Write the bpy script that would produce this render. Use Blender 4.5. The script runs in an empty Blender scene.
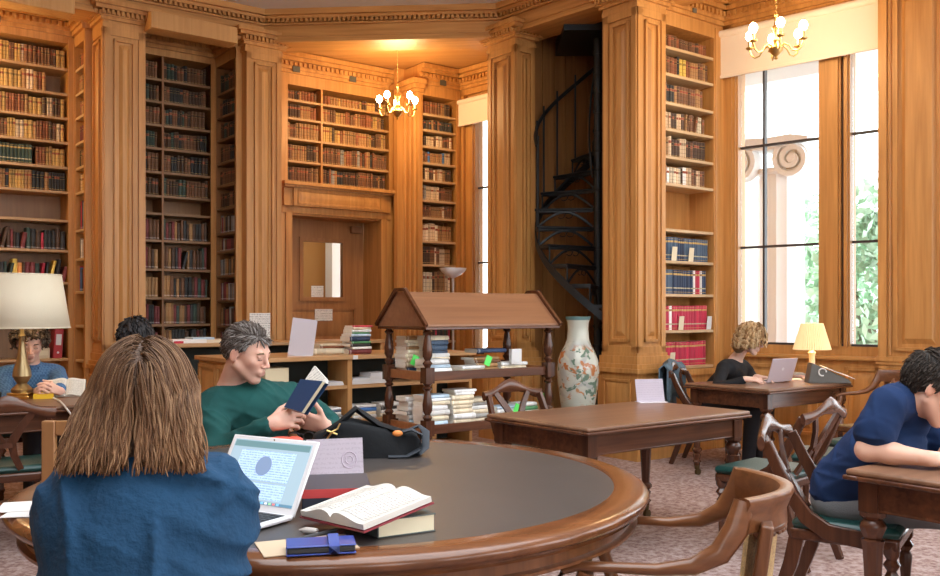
import bpy, math, random
import numpy as np
from mathutils import Vector, Matrix
random.seed(7)
R = math.radians
SC = bpy.context.scene
COL = SC.collection
F, CH, HY = 914.0, 1.33, 312.0            # focal length in pixels, eye height, horizon row
def P(x, y, d): return Vector(((x-470)*d/F, d, CH+(HY-y)*d/F))
def G(x, d): return Vector(((x-470)*d/F, d, 0))
AU = R(37.5)
U = Vector((math.cos(AU), math.sin(AU), 0)); V = Vector((math.sin(AU), -math.cos(AU), 0))

# ------------------------------------------------------------------ materials
MATS = {}
def _nt(name):
    m = bpy.data.materials.new(name); m.use_nodes = True
    return m, m.node_tree.nodes, m.node_tree.links, m.node_tree.nodes['Principled BSDF']
def mat(name, col, rough=.6, metal=0, bump=0, bscale=80, spec=.5, emit=None, estr=0, var=0, vscale=6):
    if name in MATS: return MATS[name]
    m, N, L, b = _nt(name)
    b.inputs['Base Color'].default_value = (*col, 1); b.inputs['Roughness'].default_value = rough
    b.inputs['Metallic'].default_value = metal; b.inputs['Specular IOR Level'].default_value = spec
    tc = N.new('ShaderNodeTexCoord')
    if var:
        n = N.new('ShaderNodeTexNoise'); n.inputs['Scale'].default_value = vscale; n.inputs['Detail'].default_value = 5
        L.new(tc.outputs['Object'], n.inputs['Vector'])
        cr = N.new('ShaderNodeValToRGB'); cr.color_ramp.elements[0].position = .3; cr.color_ramp.elements[1].position = .7
        cr.color_ramp.elements[0].color = (*[c*(1-var) for c in col], 1); cr.color_ramp.elements[1].color = (*[min(1, c*(1+var)) for c in col], 1)
        L.new(n.outputs['Fac'], cr.inputs['Fac']); L.new(cr.outputs['Color'], b.inputs['Base Color'])
    if bump:
        n = N.new('ShaderNodeTexNoise'); n.inputs['Scale'].default_value = bscale; n.inputs['Detail'].default_value = 4
        L.new(tc.outputs['Object'], n.inputs['Vector'])
        bp = N.new('ShaderNodeBump'); bp.inputs['Strength'].default_value = bump; bp.inputs['Distance'].default_value = .01
        L.new(n.outputs['Fac'], bp.inputs['Height']); L.new(bp.outputs['Normal'], b.inputs['Normal'])
    if emit:
        b.inputs['Emission Color'].default_value = (*emit, 1); b.inputs['Emission Strength'].default_value = estr
    MATS[name] = m; return m
def wood(name, c1, c2, axis=2, rough=.4, fine=30, spec=.5):
    if name in MATS: return MATS[name]
    m, N, L, b = _nt(name)
    tc = N.new('ShaderNodeTexCoord'); mp = N.new('ShaderNodeMapping'); L.new(tc.outputs['Object'], mp.inputs['Vector'])
    s = [fine, fine, fine]; s[axis] = fine*.05; mp.inputs['Scale'].default_value = s
    n = N.new('ShaderNodeTexNoise'); n.inputs['Scale'].default_value = 1; n.inputs['Detail'].default_value = 6; n.inputs['Distortion'].default_value = .6
    L.new(mp.outputs['Vector'], n.inputs['Vector'])
    mp2 = N.new('ShaderNodeMapping'); L.new(tc.outputs['Object'], mp2.inputs['Vector'])
    s2 = [4, 4, 4]; s2[axis] = .35; mp2.inputs['Scale'].default_value = s2
    n2 = N.new('ShaderNodeTexNoise'); n2.inputs['Scale'].default_value = 1; n2.inputs['Detail'].default_value = 3
    L.new(mp2.outputs['Vector'], n2.inputs['Vector'])
    ad = N.new('ShaderNodeMath'); ad.operation = 'MULTIPLY_ADD'; ad.inputs[1].default_value = .55
    L.new(n.outputs['Fac'], ad.inputs[0])
    sc2 = N.new('ShaderNodeMath'); sc2.operation = 'MULTIPLY'; sc2.inputs[1].default_value = .45; L.new(n2.outputs['Fac'], sc2.inputs[0]); L.new(sc2.outputs[0], ad.inputs[2])
    cr = N.new('ShaderNodeValToRGB'); cr.color_ramp.elements[0].position = .34; cr.color_ramp.elements[1].position = .66
    cr.color_ramp.elements[0].color = (*c1, 1); cr.color_ramp.elements[1].color = (*c2, 1)
    L.new(ad.outputs[0], cr.inputs['Fac']); L.new(cr.outputs['Color'], b.inputs['Base Color'])
    b.inputs['Roughness'].default_value = rough; b.inputs['Specular IOR Level'].default_value = spec
    bp = N.new('ShaderNodeBump'); bp.inputs['Strength'].default_value = .12; bp.inputs['Distance'].default_value = .004
    L.new(n.outputs['Fac'], bp.inputs['Height']); L.new(bp.outputs['Normal'], b.inputs['Normal'])
    MATS[name] = m; return m
def attrmat(name, rough=.6, bump=0, bscale=60, spec=.4, sss=0, gain=0):
    if name in MATS: return MATS[name]
    m, N, L, b = _nt(name)
    a = N.new('ShaderNodeAttribute'); a.attribute_name = 'Col'
    L.new(a.outputs['Color'], b.inputs['Base Color'])
    b.inputs['Roughness'].default_value = rough; b.inputs['Specular IOR Level'].default_value = spec
    if sss:
        b.inputs['Subsurface Weight'].default_value = sss; b.inputs['Subsurface Radius'].default_value = (.012, .004, .002); b.inputs['Subsurface Scale'].default_value = 1
    if bump:
        tc = N.new('ShaderNodeTexCoord'); n = N.new('ShaderNodeTexNoise'); n.inputs['Scale'].default_value = bscale; n.inputs['Detail'].default_value = 4
        L.new(tc.outputs['Object'], n.inputs['Vector'])
        bp = N.new('ShaderNodeBump'); bp.inputs['Strength'].default_value = bump; bp.inputs['Distance'].default_value = .01
        L.new(n.outputs['Fac'], bp.inputs['Height']); L.new(bp.outputs['Normal'], b.inputs['Normal'])
    MATS[name] = m; return m
def printed(name, paper, ink, axis=1, freq=260, rough=.7, emit=0, thr=.45, waxis=0):
    """lines of small illegible print: stripes along one object axis broken by noise into words"""
    if name in MATS: return MATS[name]
    m, N, L, b = _nt(name)
    tc = N.new('ShaderNodeTexCoord'); sp = N.new('ShaderNodeSeparateXYZ'); L.new(tc.outputs['Object'], sp.inputs[0])
    mu = N.new('ShaderNodeMath'); mu.operation = 'MULTIPLY'; mu.inputs[1].default_value = freq; L.new(sp.outputs[axis], mu.inputs[0])
    si = N.new('ShaderNodeMath'); si.operation = 'SINE'; L.new(mu.outputs[0], si.inputs[0])
    gt = N.new('ShaderNodeMath'); gt.operation = 'GREATER_THAN'; gt.inputs[1].default_value = .1; L.new(si.outputs[0], gt.inputs[0])
    n = N.new('ShaderNodeTexNoise'); n.inputs['Scale'].default_value = freq*.35; n.inputs['Detail'].default_value = 2; L.new(tc.outputs['Object'], n.inputs['Vector'])
    g2 = N.new('ShaderNodeMath'); g2.operation = 'GREATER_THAN'; g2.inputs[1].default_value = thr; L.new(n.outputs['Fac'], g2.inputs[0])
    an = N.new('ShaderNodeMath'); an.operation = 'MULTIPLY'; L.new(gt.outputs[0], an.inputs[0]); L.new(g2.outputs[0], an.inputs[1])
    mx = N.new('ShaderNodeMix'); mx.data_type = 'RGBA'; L.new(an.outputs[0], mx.inputs[0])
    mx.inputs[6].default_value = (*paper, 1); mx.inputs[7].default_value = (*ink, 1)
    L.new(mx.outputs[2], b.inputs['Base Color']); b.inputs['Roughness'].default_value = rough
    if emit: L.new(mx.outputs[2], b.inputs['Emission Color']); b.inputs['Emission Strength'].default_value = emit
    MATS[name] = m; return m
def glassmat(name):
    m, N, L, b = _nt(name); out = N['Material Output']
    t = N.new('ShaderNodeBsdfTransparent'); t.inputs[0].default_value = (.97, .985, .98, 1)
    g = N.new('ShaderNodeBsdfGlossy'); g.inputs['Roughness'].default_value = .02
    fr = N.new('ShaderNodeFresnel'); fr.inputs['IOR'].default_value = 1.3
    mx = N.new('ShaderNodeMixShader'); L.new(fr.outputs[0], mx.inputs[0]); L.new(t.outputs[0], mx.inputs[1]); L.new(g.outputs[0], mx.inputs[2])
    L.new(mx.outputs[0], out.inputs['Surface']); return m

OAK = wood('oak_panelling', (.40, .178, .048), (.63, .320, .102), 2, .42, 26, .45)
OAKH = wood('oak_horizontal', (.40, .178, .048), (.63, .320, .102), 0, .42, 26, .45)
OAKC = wood('oak_ceiling', (.38, .17, .05), (.52, .26, .09), 0, .4, 14)
OAKD = wood('oak_shaded', (.17, .066, .018), (.31, .130, .038), 2, .5, 18)  # darker copy of the oak; shade of the recesses is put into its colour
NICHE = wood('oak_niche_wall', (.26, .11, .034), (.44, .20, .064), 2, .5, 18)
DOORW = wood('door_wood', (.30, .13, .046), (.46, .22, .08), 2, .38, 24)
PALE = wood('pale_oak', (.45, .22, .068), (.60, .33, .12), 2, .5, 22)
SHELF = wood('shelf_edge', (.50, .33, .17), (.62, .44, .25), 0, .55, 30)
MAHX = wood('mahogany_x', (.045,.015,.008), (.135,.047,.020), 0, .26, 34)
MAHZ = wood('mahogany_z', (.038,.013,.007), (.11,.038,.017), 2, .26, 34)
TOPW = wood('mahogany_top', (.15,.074,.042), (.24,.125,.072), 0, .34, 22)
WALX = wood('walnut_x', (.085,.030,.012), (.21,.080,.030), 1, .28, 30)
WALZ = wood('walnut_z', (.085,.030,.012), (.22,.084,.032), 2, .28, 30)
ROOFW = wood('walnut_roof', (.19,.082,.040), (.29,.138,.070), 0, .35, 20)
BLK = mat('cast_iron', (.014, .018, .022), .45, .3, spec=.5)
BRASS = mat('brass', (.62, .42, .16), .28, 1)
BULB = mat('lit_bulb', (1, .9, .7), .4, emit=(1, .80, .48), estr=40)
PLASTER = mat('ceiling_plaster', (.74, .71, .67), .9, var=.04)
STONE = mat('stone_wall', (.72, .62, .48), .8)
BOOKM = attrmat('book_cover', .55, .15, 120)
PAPER = mat('paper_white', (.70,.69,.68), .7)
CREAM = mat('paper_cream', (.74, .66, .47), .7)
LILAC = printed('lilac_sheet', (.42,.36,.42), (.37,.32,.37), 2, 420, .45, thr=.5)
GREENL = mat('green_leather', (.006,.045,.040), .33, bump=.15, bscale=150)
GLASS = glassmat('window_glass')
DARKM = mat('dark_window_bar', (.05, .04, .04), .5)
STEEL = mat('brushed_aluminium', (.62, .62, .64), .35, .85)
KEYS = mat('black_keys', (.02, .02, .022), .5)
BLIND = mat('blind_fabric', (.86, .76, .64), .9, bump=.05)

# ------------------------------------------------------------------ mesh builder
class MB:
    def __init__(s): s.v = []; s.f = []; s.mi = []; s.c = []; s.M = Matrix(); s.hascol = False
    def add(s, vs, fs, m=0, col=None):
        o = len(s.v); M = s.M
        s.v += [tuple(M @ Vector(v)) for v in vs]
        for i, f in enumerate(fs):
            s.f.append(tuple(a+o for a in f)); s.mi.append(m)
            c = col[i] if isinstance(col, list) else col
            s.c.append(c)
        if col is not None: s.hascol = True
        return s
    def box(s, x0, y0, z0, x1, y1, z1, m=0, col=None):
        vs = [(x0,y0,z0),(x1,y0,z0),(x1,y1,z0),(x0,y1,z0),(x0,y0,z1),(x1,y0,z1),(x1,y1,z1),(x0,y1,z1)]
        return s.add(vs, [(0,3,2,1),(4,5,6,7),(0,1,5,4),(1,2,6,5),(2,3,7,6),(3,0,4,7)], m, col)
    def cbox(s, x, y, z, sx, sy, sz, m=0, col=None):
        return s.box(x-sx/2, y-sy/2, z-sz/2, x+sx/2, y+sy/2, z+sz/2, m, col)
    def lathe(s, prof, n=20, c=(0,0,0), m=0, flute=0, colf=None):
        vs = []; fs = []
        for r, z in prof:
            for i in range(n):
                a = 2*math.pi*i/n; rr = r*(1-flute*(i % 2))
                vs.append((c[0]+rr*math.cos(a), c[1]+rr*math.sin(a), c[2]+z))
        k = len(prof)
        for j in range(k-1):
            for i in range(n):
                i2 = (i+1) % n; fs.append((j*n+i, j*n+i2, (j+1)*n+i2, (j+1)*n+i))
        fs.append(tuple(range(n-1, -1, -1))); fs.append(tuple((k-1)*n+i for i in range(n)))
        return s.add(vs, fs, m)
    def sweep(s, pts, w, h=None, ref=(0,0,1), n=8, m=0, rect=False, col=None, caps=True):
        """tube along pts; w = half size along side axis, h = along up axis (lists or numbers)"""
        pts = [Vector(p) for p in pts]; k = len(pts)
        W = w if isinstance(w, (list, tuple)) else [w]*k
        H = W if h is None else (h if isinstance(h, (list, tuple)) else [h]*k)
        ref = Vector(ref); vs = []; fs = []
        if rect: cs = [(-1,-1),(1,-1),(1,1),(-1,1)]; n = 4
        else: cs = [(math.cos(2*math.pi*i/n), math.sin(2*math.pi*i/n)) for i in range(n)]
        last = None
        for i, p in enumerate(pts):
            t = (pts[min(i+1,k-1)]-pts[max(i-1,0)])
            if t.length < 1e-9: t = Vector((0,0,1))
            t.normalize(); sd = t.cross(ref)
            if sd.length < 1e-3: sd = last.copy() if last is not None else t.cross(Vector((1,.1,0)))
            sd.normalize(); up = sd.cross(t).normalized(); last = sd
            for a, b in cs: vs.append(p+sd*(a*W[i])+up*(b*H[i]))
        for j in range(k-1):
            for i in range(n):
                i2 = (i+1) % n; fs.append((j*n+i, j*n+i2, (j+1)*n+i2, (j+1)*n+i))
        if caps: fs.append(tuple(range(n-1,-1,-1))); fs.append(tuple((k-1)*n+i for i in range(n)))
        return s.add(vs, fs, m, col)
    def prism(s, poly, z0, z1, m=0, axis=2, col=None):
        """extrude polygon; axis 2: xy polygon along z; 1: xz polygon along y; 0: yz polygon along x"""
        n = len(poly); vs = []
        for z in (z0, z1):
            for a, b in poly: vs.append((a,b,z) if axis == 2 else ((a,z,b) if axis == 1 else (z,a,b)))
        fs = [tuple(range(n-1,-1,-1)), tuple(range(n, 2*n))]+[(i, (i+1)%n, n+(i+1)%n, n+i) for i in range(n)]
        return s.add(vs, fs, m, col)
    def ball(s, c, r, m=0, nu=12, nv=8, col=None):
        r = r if isinstance(r, (tuple, list)) else (r,r,r); vs = []; fs = []
        for j in range(nv+1):
            t = math.pi*j/nv
            for i in range(nu):
                a = 2*math.pi*i/nu
                vs.append((c[0]+r[0]*math.sin(t)*math.cos(a), c[1]+r[1]*math.sin(t)*math.sin(a), c[2]-r[2]*math.cos(t)))
        for j in range(nv):
            for i in range(nu):
                i2 = (i+1)%nu; fs.append((j*nu+i, j*nu+i2, (j+1)*nu+i2, (j+1)*nu+i))
        return s.add(vs, fs, m, col)
    def build(s, name, mats, parent=None, loc=None, rz=0, bev=0, smooth=32, M=None):
        me = bpy.data.meshes.new(name); me.from_pydata(s.v, [], s.f)
        mats = mats if isinstance(mats, (list, tuple)) else [mats]
        for m in mats: me.materials.append(m)
        me.polygons.foreach_set('material_index', s.mi)
        if s.hascol:
            a = me.color_attributes.new('Col', 'FLOAT_COLOR', 'CORNER'); data = []
            for f, c in zip(s.f, s.c):
                c = c or (.5,.5,.5); data += [c[0], c[1], c[2], 1.0]*len(f)
            a.data.foreach_set('color', data)
        import bmesh
        bm = bmesh.new(); bm.from_mesh(me); bmesh.ops.recalc_face_normals(bm, faces=bm.faces); bm.to_mesh(me); bm.free()
        if smooth:
            me.polygons.foreach_set('use_smooth', [True]*len(me.polygons)); me.set_sharp_from_angle(angle=R(smooth))
        o = bpy.data.objects.new(name, me); COL.objects.link(o)
        if bev:
            b = o.modifiers.new('Bevel', 'BEVEL'); b.width = bev; b.segments = 2; b.limit_method = 'ANGLE'; b.angle_limit = R(40)
        if parent is not None: o.parent = parent
        if loc is not None: o.location = loc
        if rz: o.rotation_euler = (0,0,rz)
        if M is not None: o.matrix_local = M
        return o

def tag(o, label, cat=None, group=None, kind=None):
    if label: o['label'] = label
    if cat: o['category'] = cat
    if group: o['group'] = group
    if kind: o['kind'] = kind
    return o
def thing(name, label, cat, loc=(0,0,0), rz=0, group=None, kind=None):
    o = bpy.data.objects.new(name, None); o.empty_display_size = .1; COL.objects.link(o)
    o.location = loc; o.rotation_euler = (0,0,rz)
    return tag(o, label, cat, group, kind)
def struct(o, label=None): o['kind'] = 'structure'; o['category'] = o.name.split('.')[0].split('_')[0]; o['label'] = label or o.name.replace('_',' '); return o
def copy_tree(o, parent=None):
    c = o.copy(); COL.objects.link(c)
    if parent is not None: c.parent = parent; c.matrix_parent_inverse = o.matrix_parent_inverse.copy()
    for ch in list(o.children): copy_tree(ch, c)
    return c
def clone(o, loc, rz, label, group=None):
    c = copy_tree(o); c.location = loc; c.rotation_euler = (0,0,rz); c['label'] = label
    if group: c['group'] = group
    return c
def fr(loc, rz): return Matrix.Translation(Vector(loc)) @ Matrix.Rotation(rz, 4, 'Z')
ORD = ['zeroth','first','second','third','fourth','fifth','sixth','seventh','eighth','ninth','tenth','eleventh','twelfth','thirteenth','fourteenth','fifteenth','sixteenth','seventeenth','eighteenth','nineteenth']
def ordn(n):
    if n < 20: return ORD[n]
    t = {2:'twent',3:'thirt',4:'fort',5:'fift',6:'sixt'}[n//10]
    return t+'ieth' if n % 10 == 0 else t+'y-'+ORD[n%10]

# ------------------------------------------------------------------ camera, world, lights
cam = bpy.data.objects.new('camera', bpy.data.cameras.new('camera')); COL.objects.link(cam)
cam.location = (0,0,CH); cam.rotation_euler = (R(90),0,0)
cam.data.sensor_width = 36; cam.data.lens = 36*F/940; cam.data.shift_y = (HY-288)/940; cam.data.clip_start = .05
SC.camera = cam
w = bpy.data.worlds.new('daylight'); SC.world = w; w.use_nodes = True
w.node_tree.nodes['Background'].inputs[0].default_value = (.90, .955, 1, 1); w.node_tree.nodes['Background'].inputs[1].default_value = 4.2
SC.view_settings.view_transform = 'Standard'; SC.view_settings.look = 'None'; SC.view_settings.gamma = 1; SC.view_settings.exposure = 0.50
SC.view_settings.use_curve_mapping = False
SC.cycles.use_denoising = True; SC.cycles.max_bounces = 7; SC.cycles.transparent_max_bounces = 12; SC.cycles.sample_clamp_indirect = 6
SC.cycles.caustics_reflective = False; SC.cycles.caustics_refractive = False
def lamp(name, loc, power, col, size=.05):
    l = bpy.data.lights.new(name, 'POINT'); l.energy = power; l.color = col; l.shadow_soft_size = size
    o = bpy.data.objects.new(name, l); COL.objects.link(o); o.location = loc; return o
# ------------------------------------------------------------------ the room shell
def carpet():
    m, N, L, b = _nt('carpet')
    tc = N.new('ShaderNodeTexCoord')
    n = N.new('ShaderNodeTexNoise'); n.inputs['Scale'].default_value = 55; n.inputs['Detail'].default_value = 8; n.inputs['Roughness'].default_value = .75
    v = N.new('ShaderNodeTexVoronoi'); v.inputs['Scale'].default_value = 26
    L.new(tc.outputs['Object'], n.inputs['Vector']); L.new(tc.outputs['Object'], v.inputs['Vector'])
    mt = N.new('ShaderNodeMath'); mt.operation = 'MULTIPLY_ADD'; mt.inputs[1].default_value = .35; L.new(v.outputs['Distance'], mt.inputs[0]); L.new(n.outputs['Fac'], mt.inputs[2])
    cr = N.new('ShaderNodeValToRGB'); e = cr.color_ramp.elements
    e[0].position = .40; e[0].color = (.12, .047, .038, 1); e[1].position = .82; e[1].color = (.46, .35, .32, 1)
    x = e.new(.6); x.color = (.27, .165, .145, 1)
    L.new(mt.outputs[0], cr.inputs['Fac']); L.new(cr.outputs['Color'], b.inputs['Base Color']); b.inputs['Roughness'].default_value = 1
    bp = N.new('ShaderNodeBump'); bp.inputs['Strength'].default_value = .4; bp.inputs['Distance'].default_value = .01; L.new(n.outputs['Fac'], bp.inputs['Height']); L.new(bp.outputs['Normal'], b.inputs['Normal'])
    return m
struct(MB().box(-9,-6,-.1,7,13,0).build('floor', carpet(), smooth=0))
CB = MB()   # main ceiling with an unseen opening added overhead to let sky light in
for x0,y0,x1,y1 in ((-9,-6,7,0),(-9,4.8,7,13.2),(-9,0,-1.6,4.8),(2.8,0,7,4.8)): CB.box(x0,y0,4.52,x1,y1,4.66)
struct(CB.build('ceiling', PLASTER, smooth=0))

ZT = 4.52
def t_at(loc, rz, x):   # distance along a wall frame at which image column x falls
    c, s = math.cos(rz), math.sin(rz); k = (x-470)/F
    return (k*loc[1]-loc[0])/(c-k*s)
def zat(y, d): return CH+(HY-y)*d/F
def dentils(b, x0, x1, y, z0, z1, step=.06):
    n = max(1, int((x1-x0)/step))
    for i in range(n): b.box(x0+step*(i+.2), y-.022, z0, x0+step*(i+.75), y+.01, z1)
def wall_cornice(b, x0, x1, z=4.35):
    b.box(x0,-.03,z-.22,x1,.05,z-.18); b.box(x0,-.05,z-.18,x1,.05,z-.15); b.box(x0,-.06,z-.15,x1,.05,z-.09); dentils(b, x0, x1, -.06, z-.145, z-.10)
    b.box(x0,-.10,z-.09,x1,.05,z-.05); b.box(x0,-.15,z-.05,x1,.05,z)
def panel(b, x0, x1, z0, z1, y=0, d=.02, st=.05):
    """raised moulding frame with a fielded centre on the plane y"""
    b.box(x0,y-d,z0,x0+st*.5,y+.01,z1); b.box(x1-st*.5,y-d,z0,x1,y+.01,z1); b.box(x0,y-d,z0,x1,y+.01,z0+st*.5); b.box(x0,y-d,z1-st*.5,x1,y+.01,z1)
    a0,a1,c0,c1 = x0+st,x1-st,z0+st,z1-st
    if a1-a0 > .03:
        i = min(.03,(a1-a0)*.3)
        b.add([(a0,y,c0),(a1,y,c0),(a1,y,c1),(a0,y,c1),(a0+i,y-d*.8,c0+i*1.5),(a1-i,y-d*.8,c0+i*1.5),(a1-i,y-d*.8,c1-i*1.5),(a0+i,y-d*.8,c1-i*1.5)],
              [(4,5,6,7),(0,1,5,4),(1,2,6,5),(2,3,7,6),(3,0,4,7)])
def pillar(loc, rz, wx, wy, label, ztop=4.30):
    b = MB()
    def faces(): # (matrix, width) of the four faces
        yield Matrix(), wx
        yield Matrix.Translation((0,wy,0)) @ Matrix.Rotation(R(-90),4,'Z'), wy
        yield Matrix.Translation((wx,0,0)) @ Matrix.Rotation(R(90),4,'Z'), wy
    b.box(0,0,0,wx,wy,ztop)
    def ring(p, z0, z1): b.box(-p,-p,z0,wx+p,wy+p,z1)
    ring(.045,0,.80); ring(.075,0,.13); ring(.06,.13,.16); ring(.075,.78,.82); ring(.055,.82,.86); ring(.035,.86,.93); ring(.02,.93,.96)
    ring(.018,4.07,4.11); ring(.01,4.11,4.14); ring(.04,4.14,4.17); ring(.06,4.17,4.215); ring(.10,4.225,4.26); ring(.13,4.26,4.30)
    for M, w_ in faces():
        b.M = M
        n = 2 if w_ > .2 else 0
        if w_ > .2:
            b.box(0,-.016,.96,.055,.01,4.07); b.box(w_-.055,-.016,.96,w_,.01,4.07); b.box(0,-.016,.96,w_,.01,1.02); b.box(0,-.016,4.0,w_,.01,4.07)
            panel(b, .09, w_-.09, 1.06, 3.97, 0, .026, .05)
            panel(b, .03, w_-.03, .22, .72, -.045, .014, .035)
        dentils(b, -.05, w_+.05, -.075, 4.18, 4.222, .045)
    b.M = Matrix()
    o = b.build('pillar', OAK, loc=(loc[0],loc[1],0), rz=rz, smooth=20); return struct(o, label)
PC1 = G(104,8.78); PC2 = G(246,9.6); PC3 = Vector((.466,9.35,0)); PC4 = G(637,8.2)
pillar(PC1, AU, .38, .40, 'oak pillar with panelled faces behind the woman in blue')
pillar(PC2, AU, .40, .12, 'oak pillar between the dark alcove and the door')
pillar(PC3-V*0, AU, .25, .44, 'oak pillar beside the spiral staircase and narrow window')
pillar(PC4, AU, .37, .40, 'oak pillar between the spiral staircase and the blue and red books')

def beam(A, B, name, ext=(0,0)):
    d = (B-A); L_ = d.length; rz = math.atan2(d.y, d.x); b = MB(); x0, x1 = -ext[0], L_+ext[1]
    b.box(x0,0,4.196,x1,.36,ZT); b.box(x0,-.02,4.19,x1,.38,4.215); b.box(x0,-.012,4.25,x1,.3,4.265); b.box(x0,-.03,4.37,x1,.3,4.39)
    dentils(b, x0, x1, -.03, 4.395, 4.43, .05)
    b.box(x0,-.06,4.43,x1,.3,4.46); b.box(x0,-.10,4.46,x1,.3,ZT)
    return struct(b.build(name, OAKH, loc=(A.x,A.y,0), rz=rz, smooth=20), 'oak beam with a dentil moulding under the ceiling')
beam(PC1+U*.2, PC2+U*.1, 'trim_1', (.2,.1))
beam(PC2+U*.2, PC3-V*.2+U*.03, 'trim_2', (.1,.1))
beam(PC3-V*.1, PC4-V*.1, 'trim_3', (.1,.2))
beam(PC1-U*2.6+V*0, PC1+U*.1, 'trim_4')
b4 = PC4+U*.2; beam(b4, b4+Vector((2.6,-2.0,0)), 'trim_5', (.1,.2))
# boxed pelmets that hang in front of two openings
def pelmet(loc, L_, lab):
    b = MB(); b.box(0,0,4.085,L_,.22,4.25); b.box(.0,.10,4.25,L_,.30,4.27)
    struct(b.build('trim_6', PALE, loc=(loc.x,loc.y,0), rz=AU, bev=.006), lab)
pelmet(G(151,8.84), .885, 'plain wooden pelmet box over the dark alcove')
pp = G(75,8.45); pelmet(pp-U*1.6, 1.6, 'plain wooden pelmet box over the lit bookcase')

# wall frames: origin, rotation (x along the wall to the viewer's right, y into the wall)
FL = (G(74,9.33), AU); FLr = (G(74,9.33), AU-R(90))
FD = (G(215,10.1), AU); FDr = (G(215,10.1), AU-R(90))
FDoor = (G(286,10.68), AU); FPil = (G(395,11.6), AU-R(90)); FN = (G(419,11.19), AU); FW2 = (G(460,11.58), R(-47))
FNi = (PC3+U*.25-V*.25, AU); FB = (G(663,8.45), AU); FW1 = (G(724,8.98), R(-43))
def wallbox(frame, parts, name, m=OAK, smooth=20, cornice=None):
    b = MB()
    for p in parts: b.box(*p)
    if cornice: wall_cornice(b, *cornice)
    return struct(b.build(name, m, loc=frame[0], rz=frame[1], smooth=smooth))
# left bay
wallbox(FL, [(-3,.34,0,.1,.42,ZT),(-3,0,4.06,0,.34,4.35),(-.055,-.01,0,.0,.34,4.10)], 'wall_left', cornice=(-3,0))
wallbox(FLr, [(0,.25,0,.42,.33,ZT),(0,0,4.02,.40,.25,4.35),(-.02,-.008,0,.03,.25,4.06),(.36,0,0,.42,.25,4.1)], 'wall_left', cornice=(0,.42))
# dark alcove
wallbox(FD, [(-1.4,.32,0,.1,.40,ZT),(-1.4,0,4.06,0,.32,4.35),(-.05,-.01,0,.0,.32,4.10)], 'wall_left', cornice=(-1.4,0))
wallbox(FDr, [(0,.29,0,.57,.36,ZT),(0,0,4.02,.57,.29,4.35),(-.02,-.008,0,.03,.29,4.06),(.54,0,0,.58,.29,4.1)], 'wall_left', cornice=(0,.56))
pA = FD[0]-U*1.25
wallbox((pA, AU-R(90)), [(-.1,-.04,0,.42,.04,4.35)], 'wall_left')
# door wall: opening from tdl to tdr
tdl, tdr = t_at(*FDoor, 292), t_at(*FDoor, 378)
dd = FDoor[0].y
DZ = 2.47
wallbox(FDoor, [(-.9,.42,0,tdl-.02,.5,ZT),(tdr+.02,.42,0,1.53,.5,ZT),(tdl-.02,.42,DZ,tdr+.02,.5,ZT),
                (-.9,0,0,tdl-.02,.42,DZ),(tdr+.02,0,0,1.53,.42,DZ),
                (-.9,0,DZ,1.53,.42,2.84),(-.9,0,4.0,1.53,.42,4.35),
                (1.42,-.005,2.6,1.53,.42,4.1),(-.9,-.005,2.6,.02,.42,4.1)], 'wall_back', cornice=(-.9,1.53))
db = MB()   # moulded door surround with its entablature
for (a,c,z,y) in ((tdl-.15,tdl-.10,DZ+.1,-.03),(tdl-.10,tdl-.02,DZ+.1,-.05),(tdr+.02,tdr+.10,DZ+.1,-.05),(tdr+.10,tdr+.15,DZ+.1,-.03)): db.box(a,y,0,c,.02,z)
db.box(tdl-.15,-.05,DZ+.02,tdr+.15,.02,DZ+.10); db.box(tdl-.03,-.11,DZ+.10,tdr+.03,.02,DZ+.31); db.box(tdl-.14,-.08,DZ+.10,tdl-.03,.02,DZ+.31); db.box(tdr+.03,-.08,DZ+.10,tdr+.14,.02,DZ+.31)
panel(db, tdl+.02, tdr-.02, DZ+.12, DZ+.29, -.11, .012, .03)
db.box(tdl-.16,-.14,DZ+.31,tdr+.17,.02,DZ+.335); db.box(tdl-.18,-.18,DZ+.335,tdr+.20,.02,DZ+.375)
struct(db.build('trim_7', OAK, loc=FDoor[0], rz=AU, smooth=20), 'moulded oak door surround')
door = tag(thing('door_1', 'panelled wooden door with a glazed upper half', 'door', FDoor[0], AU), None, kind='structure')
W_ = tdr-tdl
def dbox(b, *a): b.box(tdl+a[0], a[1], a[2], tdl+a[3], a[4], a[5])
b = MB(); dn2 = FDoor[0]-V*.36; g0, g1, gz0, gz1 = t_at(dn2,AU,302.5)-tdl, t_at(dn2,AU,342)-tdl, zat(296.7,11.1), zat(240.6,11.1)
dbox(b, .0,.36,0,g0,.405,DZ); dbox(b, g1,.36,0,W_,.405,DZ); dbox(b, g0,.36,0,g1,.405,gz0); dbox(b, g0,.36,gz1,g1,.405,DZ)
panel(b, tdl+.12, tdl+W_-.12, .98, 1.38, .36, .02, .05); panel(b, tdl+.12, tdl+W_-.12, .2, .86, .36, .02, .05)
b.build('door_leaf', DOORW, door, smooth=20)
b = MB()
for q in ((g0-.05,.335,gz0-.05,g0,.37,gz1+.05),(g1,.335,gz0-.05,g1+.05,.37,gz1+.05),(g0,.335,gz0-.05,g1,.37,gz0),(g0,.335,gz1,g1,.37,gz1+.05)): dbox(b, *q)
b.build('glazing_frame', DOORW, door, smooth=20)
b = MB(); dbox(b, g0,.38,gz0,g1,.386,gz1); b.build('pane', GLASS, door, smooth=0)
b = MB(); b.ball((tdl+.055,.31,1.17),(.028,.025,.028)); b.sweep([(tdl+.055,.37,1.17),(tdl+.055,.31,1.17)],.012); b.build('door_handle', BRASS, door)
b = MB(); dbox(b, W_-.20,.30,2.33,W_-.06,.36,2.42); b.build('door_closer', mat('closer_brown',(.25,.12,.05),.5), door, bev=.008)
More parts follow.
